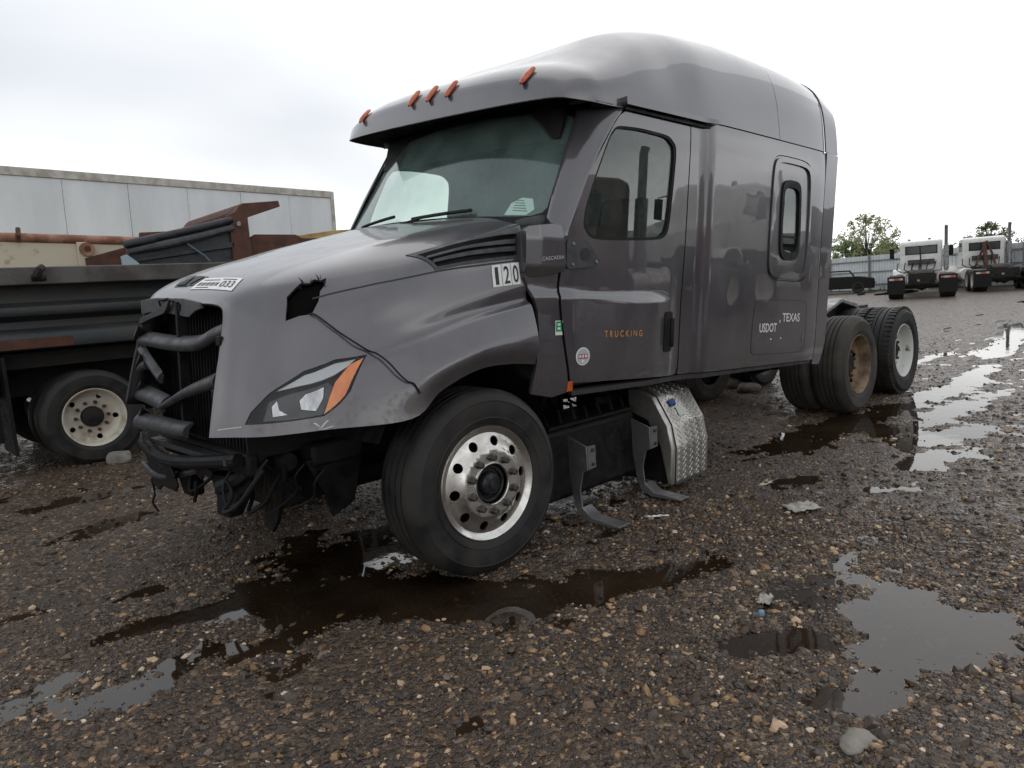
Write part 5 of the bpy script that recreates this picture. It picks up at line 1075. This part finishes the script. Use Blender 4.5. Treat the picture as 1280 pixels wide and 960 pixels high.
# stripped dark car
sc_ = empty('stripped_car', T(40.6, 13.6, 0) @ RZ(math.radians(20))); tag(sc_, 'dark stripped car with bare roll bar in front of the fence', 'car')
MB().prism([(-2.2,.25),(-2.2,.8),(-1.4,.95),(.6,1.0),(1.0,1.0),(2.1,.85),(2.2,.3)], lambda a, b, d: (d, a, b), -.85, .85).build('body', M_BLACK, sc_, bevel=.05)
MB().tube([(-.7, -1.2, .85), (-.65, -.9, 1.28), (-.65, .6, 1.3), (-.7, .9, .9)], .04, 8).build('roll_bar', M_DARK, sc_); MB().tube([(.7, -1.2, .85), (.65, -.9, 1.28), (.65, .6, 1.3), (.7, .9, .9)], .04, 8).build('roll_bar', M_DARK, sc_)
MB().box(-.7, .7, -2.25, -2.18, .5, .62).build('tail_panel', M_STEEL, sc_)
for s in (-1, 1):
    for y in (-1.35, 1.4):
        w_ = MB().lathe([(.0,.06),(.18,.05),(.2,0),(.3,-.01),(.34,.03),(.34,.18),(.3,.2)], 24, RZ(-math.pi/2 if s < 0 else math.pi/2)).build('wheel', M_RUBBER, sc_, T(s*.86, y, .34))
mbp = MB(); rg = random.Random(9)
for k in range(14):
    x, y = rg.uniform(-1, 1.4), rg.uniform(-1.2, 1.2); mbp.box(x-.5, x+.5, y-.05, y+.05, .0, .06+.03*(k % 4), T(0, 0, 0) @ RZ(rg.uniform(-.5, .5)))
sp_ = mbp.build('scrap_pile', M_DARK); sp_.location = (36.8, 9.6, 0); tag(sp_, 'low dark scrap pile on the ground beside the stripped car', 'scrap')
# corrugated fence
fc_ = empty('metal_fence', T(39.9, 4.1, 0) @ RZ(math.atan2(10.8, 4.3))); tag(fc_, 'pale corrugated metal fence with dark rails across the back of the lot', 'fence')
def fence_panel():
    xs = []; k = 0.
    while k < 2.99: xs += [(k, 0), (k+.10, 0), (k+.115, .03), (k+.165, .03), (k+.18, 0)]; k += .2
    b = MB(); b.grid(np.array([[(x, -y, z) for x, y in xs] for z in (.06, 2.1)])); return b
fp0 = fence_panel().build('panel', M_FENCE, fc_, T(-15, 0, 0), sharp=20)
for i in range(1, 19): o = fp0.copy(); COL.objects.link(o); o.name = 'panel'; o.matrix_basis = T(-15+3*i, 0, .0 if i % 3 else .02)
for i in range(20): MB().box(-.04, .04, .035, .11, 0, 2.12).build('post', M_POST, fc_, T(-15+3*i, 0, 0))
for z in (.35, 1.1, 1.75): MB().box(-15, 42, .032, .07, z, z+.07).build('rail', M_POST, fc_)
# grass strip at its foot
g = np.random.default_rng(5); n = 9000; u = g.random(n)*50-14; v = (g.random(n)**1.3)*2.6; th = math.atan2(10.8, 4.3); cs, sn = math.cos(th), math.sin(th)
px = 39.9+u*cs+v*sn*1.0; py = 4.1+u*sn-v*cs; hh = .10+.22*g.random(n)*np.exp(-v*.5); a = g.random(n)*6.28; wd = .03+.03*g.random(n)
V = np.stack([np.stack([px-wd*np.cos(a), py-wd*np.sin(a), 0*px], -1), np.stack([px+wd*np.cos(a), py+wd*np.sin(a), 0*px], -1), np.stack([px+g.normal(0, .06, n), py+g.normal(0, .06, n), hh], -1)], 1).reshape(-1, 3)
me = fast_mesh(bpy.data.meshes.new('grass'), V, np.arange(3*n).reshape(-1, 3))
tag(mesh_obj('grass', me, mat('spring_grass', (.10, .17, .035), (.15, .19, .06), nscale=2, rough=.7)), 'green grass along the foot of the fence', 'grass', kind='stuff')
# trees beyond the fence
def leaf_mat(name, c1, c2):
    m = bpy.data.materials.new(name); m.use_nodes = True; nt = m.node_tree; b = nt.nodes['Principled BSDF']; L = nt.links.new
    ge = nt.nodes.new('ShaderNodeNewGeometry'); mx = nt.nodes.new('ShaderNodeMix'); mx.data_type = 'RGBA'; mx.inputs[6].default_value = (*c1, 1); mx.inputs[7].default_value = (*c2, 1)
    L(ge.outputs['Random Per Island'], mx.inputs[0]); L(mx.outputs[2], b.inputs['Base Color']); b.inputs['Roughness'].default_value = .6
    tr_ = nt.nodes.new('ShaderNodeBsdfTranslucent'); L(mx.outputs[2], tr_.inputs[0]); ms = nt.nodes.new('ShaderNodeMixShader'); ms.inputs[0].default_value = .4
    L(b.outputs[0], ms.inputs[1]); L(tr_.outputs[0], ms.inputs[2]); L(ms.outputs[0], nt.nodes['Material Output'].inputs[0]); return m
M_BARK = mat('bark', (.07, .055, .042), (.04, .032, .026), nscale=9, rough=.9)
def leaves(centres, rad, per, size, seed):
    g = np.random.default_rng(seed); c = np.repeat(np.asarray(centres), per, 0); r = np.repeat(np.asarray(rad), per); n = len(c)
    d = g.normal(size=(n, 3)); d /= np.linalg.norm(d, axis=1, keepdims=True); p = c+d*(r*g.random(n)**.45)[:, None]
    e1 = g.normal(size=(n, 3)); e1 /= np.linalg.norm(e1, axis=1, keepdims=True); e2 = np.cross(e1, g.normal(size=(n, 3))); e2 /= np.linalg.norm(e2, axis=1, keepdims=True)
    s = size*(.6+.8*g.random(n))[:, None]
    V = np.stack([p-e1*s, p+e2*s*.5, p+e1*s, p-e2*s*.5], 1).reshape(-1, 3); return V, np.arange(4*n).reshape(-1, 4)
def tree(loc, h, cw, ch, nclump, per, size, m, label, seed, trunk_r=.10, rc=(.25, .55), bias=1.):
    t = empty('tree', T(*loc)); tag(t, label, 'tree', 'trees beyond the fence'); rg = random.Random(seed); cen = []; rad = []; b = MB(); base = h-ch
    b.tube([(0, 0, -.2), (.05, .03, base*.6), (-.04, .05, base), (.1, 0, base+ch*.3), (0, 0, base+ch*.6)], [trunk_r, trunk_r*.7, trunk_r*.45, trunk_r*.25, trunk_r*.08], 8)
    for k in range(nclump):
        a = rg.uniform(0, 6.283); q = rg.random(); zz_ = base+ch*q; env = cw*math.sin(math.pi*(.12+.85*q)**.8)**.8; rr_ = env*rg.random()**.5
        c = (rr_*math.cos(a), rr_*math.sin(a), zz_); cen.append(c); rad.append(rg.uniform(*rc)*(1.15-.5*q))
        if k % 3 == 0: b.tube([(0, 0, base*.8+ch*.35*q), (c[0]*.5, c[1]*.5, base*.85+ch*q*.75), c], [trunk_r*.35, trunk_r*.2, .015], 5)
    b.build('trunk', M_BARK, t); V, F = leaves(cen, rad, per, size, seed); mesh_obj('crown', fast_mesh(bpy.data.meshes.new('crown'), V, F), m, t); return t
L1 = leaf_mat('pale_spring_leaf', (.24, .28, .12), (.36, .38, .2)); L2 = leaf_mat('green_leaf', (.10, .17, .04), (.16, .24, .07)); L3 = leaf_mat('dull_leaf', (.10, .12, .05), (.15, .16, .07))
tree((53.0, 16.2, 0), 5.2, 2.5, 3.6, 120, 34, .08, L1, 'tall airy pale green tree rising above the fence', 1)
tree((55.5, 18.6, 0), 3.4, 2.6, 3.0, 120, 60, .09, L2, 'dense green bush behind the fence beside the sleeper cab', 2, .08)
tree((53.5, 15.0, 0), 2.9, 1.9, 2.5, 80, 55, .085, L2, 'rounded green bush at the foot of the pale tree', 3, .08)
tree((50.5, 13.9, 0), 3.0, 1.2, 2.2, 40, 40, .08, L1, 'thin pale sapling right of the airy tree', 8, .06)
tree((63.4, 10.9, 0), 4.05, 1.9, 2.4, 60, 42, .09, L3, 'dull olive tree behind the second white truck', 4)
tree((57.5, 9.8, 0), 3.0, 1.5, 2.0, 40, 40, .09, L3, 'low olive tree behind the turned white truck on the far right', 5, .1)
g = np.random.default_rng(8); n = 260; t_ = g.random(n); cen = np.stack([95+t_*14+g.normal(0, 1, n), 62-t_*75, .3+2.6*g.random(n)], 1)
V, F = leaves(cen, .9+.5*g.random(n), 40, .22, 9)
tag(mesh_obj('treeline', fast_mesh(bpy.data.meshes.new('treeline'), V, F), leaf_mat('far_leaf', (.07, .10, .04), (.11, .14, .06))), 'far low line of green trees on the horizon', 'treeline', kind='stuff')
for o in [ty2, rl2, rd2, nut2, hub2, ts, tsd, rs]: bpy.data.objects.remove(o)
# ---------------------------------------------------------------- litter and loose stones
def gz(x, y): return float(ground_h(np.array([x]), np.array([y]))[0])
def crumple(name, x, y, sx_, sy_, amp, m, rot, seed, label, cat, up=.012):
    g = np.random.default_rng(seed); n = 9; U, V_ = np.meshgrid(np.linspace(-1, 1, n), np.linspace(-1, 1, n)); W = g.normal(0, amp, (n, n))
    X = U*sx_*(1+.1*g.normal(size=(n, n))*.6); Y = V_*sy_*(1+.1*g.normal(size=(n, n))*.6); c, s = math.cos(rot), math.sin(rot)
    P = np.stack([x+X*c-Y*s, y+X*s+Y*c, gz(x, y)+up+np.abs(W)], -1)
    return tag(MB().grid(P).build(name, m, None, None, 25, 0, .003), label, cat)
crumple('paper_scrap', 1.78, -2.10, .10, .075, .011, M_PAPER, -.5, 1, 'crumpled greyish paper lying on the gravel beside the truck', 'paper', .02)
crumple('rag_scrap', .53, -2.49, .05, .03, .008, M_PAPER, .3, 2, 'small pale scrap between the puddles', 'scrap')
crumple('plastic_strip', 1.24, -1.40, .075, .008, .004, M_WHITE, -.75, 3, 'thin white plastic strip on the gravel near the tank brackets', 'litter')
o = MB().lathe([(0,.0),(.013,.0),(.015,.012),(.012,.02),(0,.022)], 12, RX(math.pi/2)).build('bottle_cap', mat('pale_blue_plastic_cap', (.16, .26, .36), rough=.4)); o.location = (.36, -2.56, gz(.36, -2.56)+.012); tag(o, 'small pale blue bottle cap on the gravel', 'cap')
def rock(name, x, y, s, m, label, seed, flat=.3):
    bm = bmesh.new(); bmesh.ops.create_icosphere(bm, subdivisions=3, radius=1); rg = np.random.default_rng(seed); k = rg.normal(size=(6, 3)); ph = rg.random(6)*6
    for v in bm.verts:
        f = 1+.12*sum(math.sin(float(np.dot(k[i], v.co))*2.6+ph[i]) for i in range(6))/2; v.co = Vector((v.co.x*f*s[0], v.co.y*f*s[1], max(-.6, min(.7, v.co.z))*f*s[2]))
    me = bpy.data.meshes.new(name); bm.to_mesh(me); bm.free(); me.shade_smooth(); o = mesh_obj(name, me, m); o.location = (x, y, gz(x, y)+s[2]*.3); o.rotation_euler[2] = seed; return tag(o, label, 'stone')
rock('flat_stone', -.26, -3.2, (.064, .046, .019), M_STONE, 'flat pale grey stone in the right foreground', 3)
rock('stone', -.42, 4.15, (.16, .10, .09), M_STONE, 'brownish stone lying before the dump truck wheel', 5)
mud = mat('brown_debris', (.09, .075, .06), (.2, .18, .15), nscale=14, rough=.8, bump=.01, bscale=25)
for k, (x, y, s) in enumerate(((5.5, .75, .18), (5.9, .45, .13), (5.2, .95, .12), (6.3, .9, .2))): rock('rubble', x, y, (s*1.2, s, s*.7), mud, ['largest', 'middle', 'nearest', 'farthest'][k]+' lump of brown rubble under the truck between its cab and drive wheels', 10+k)
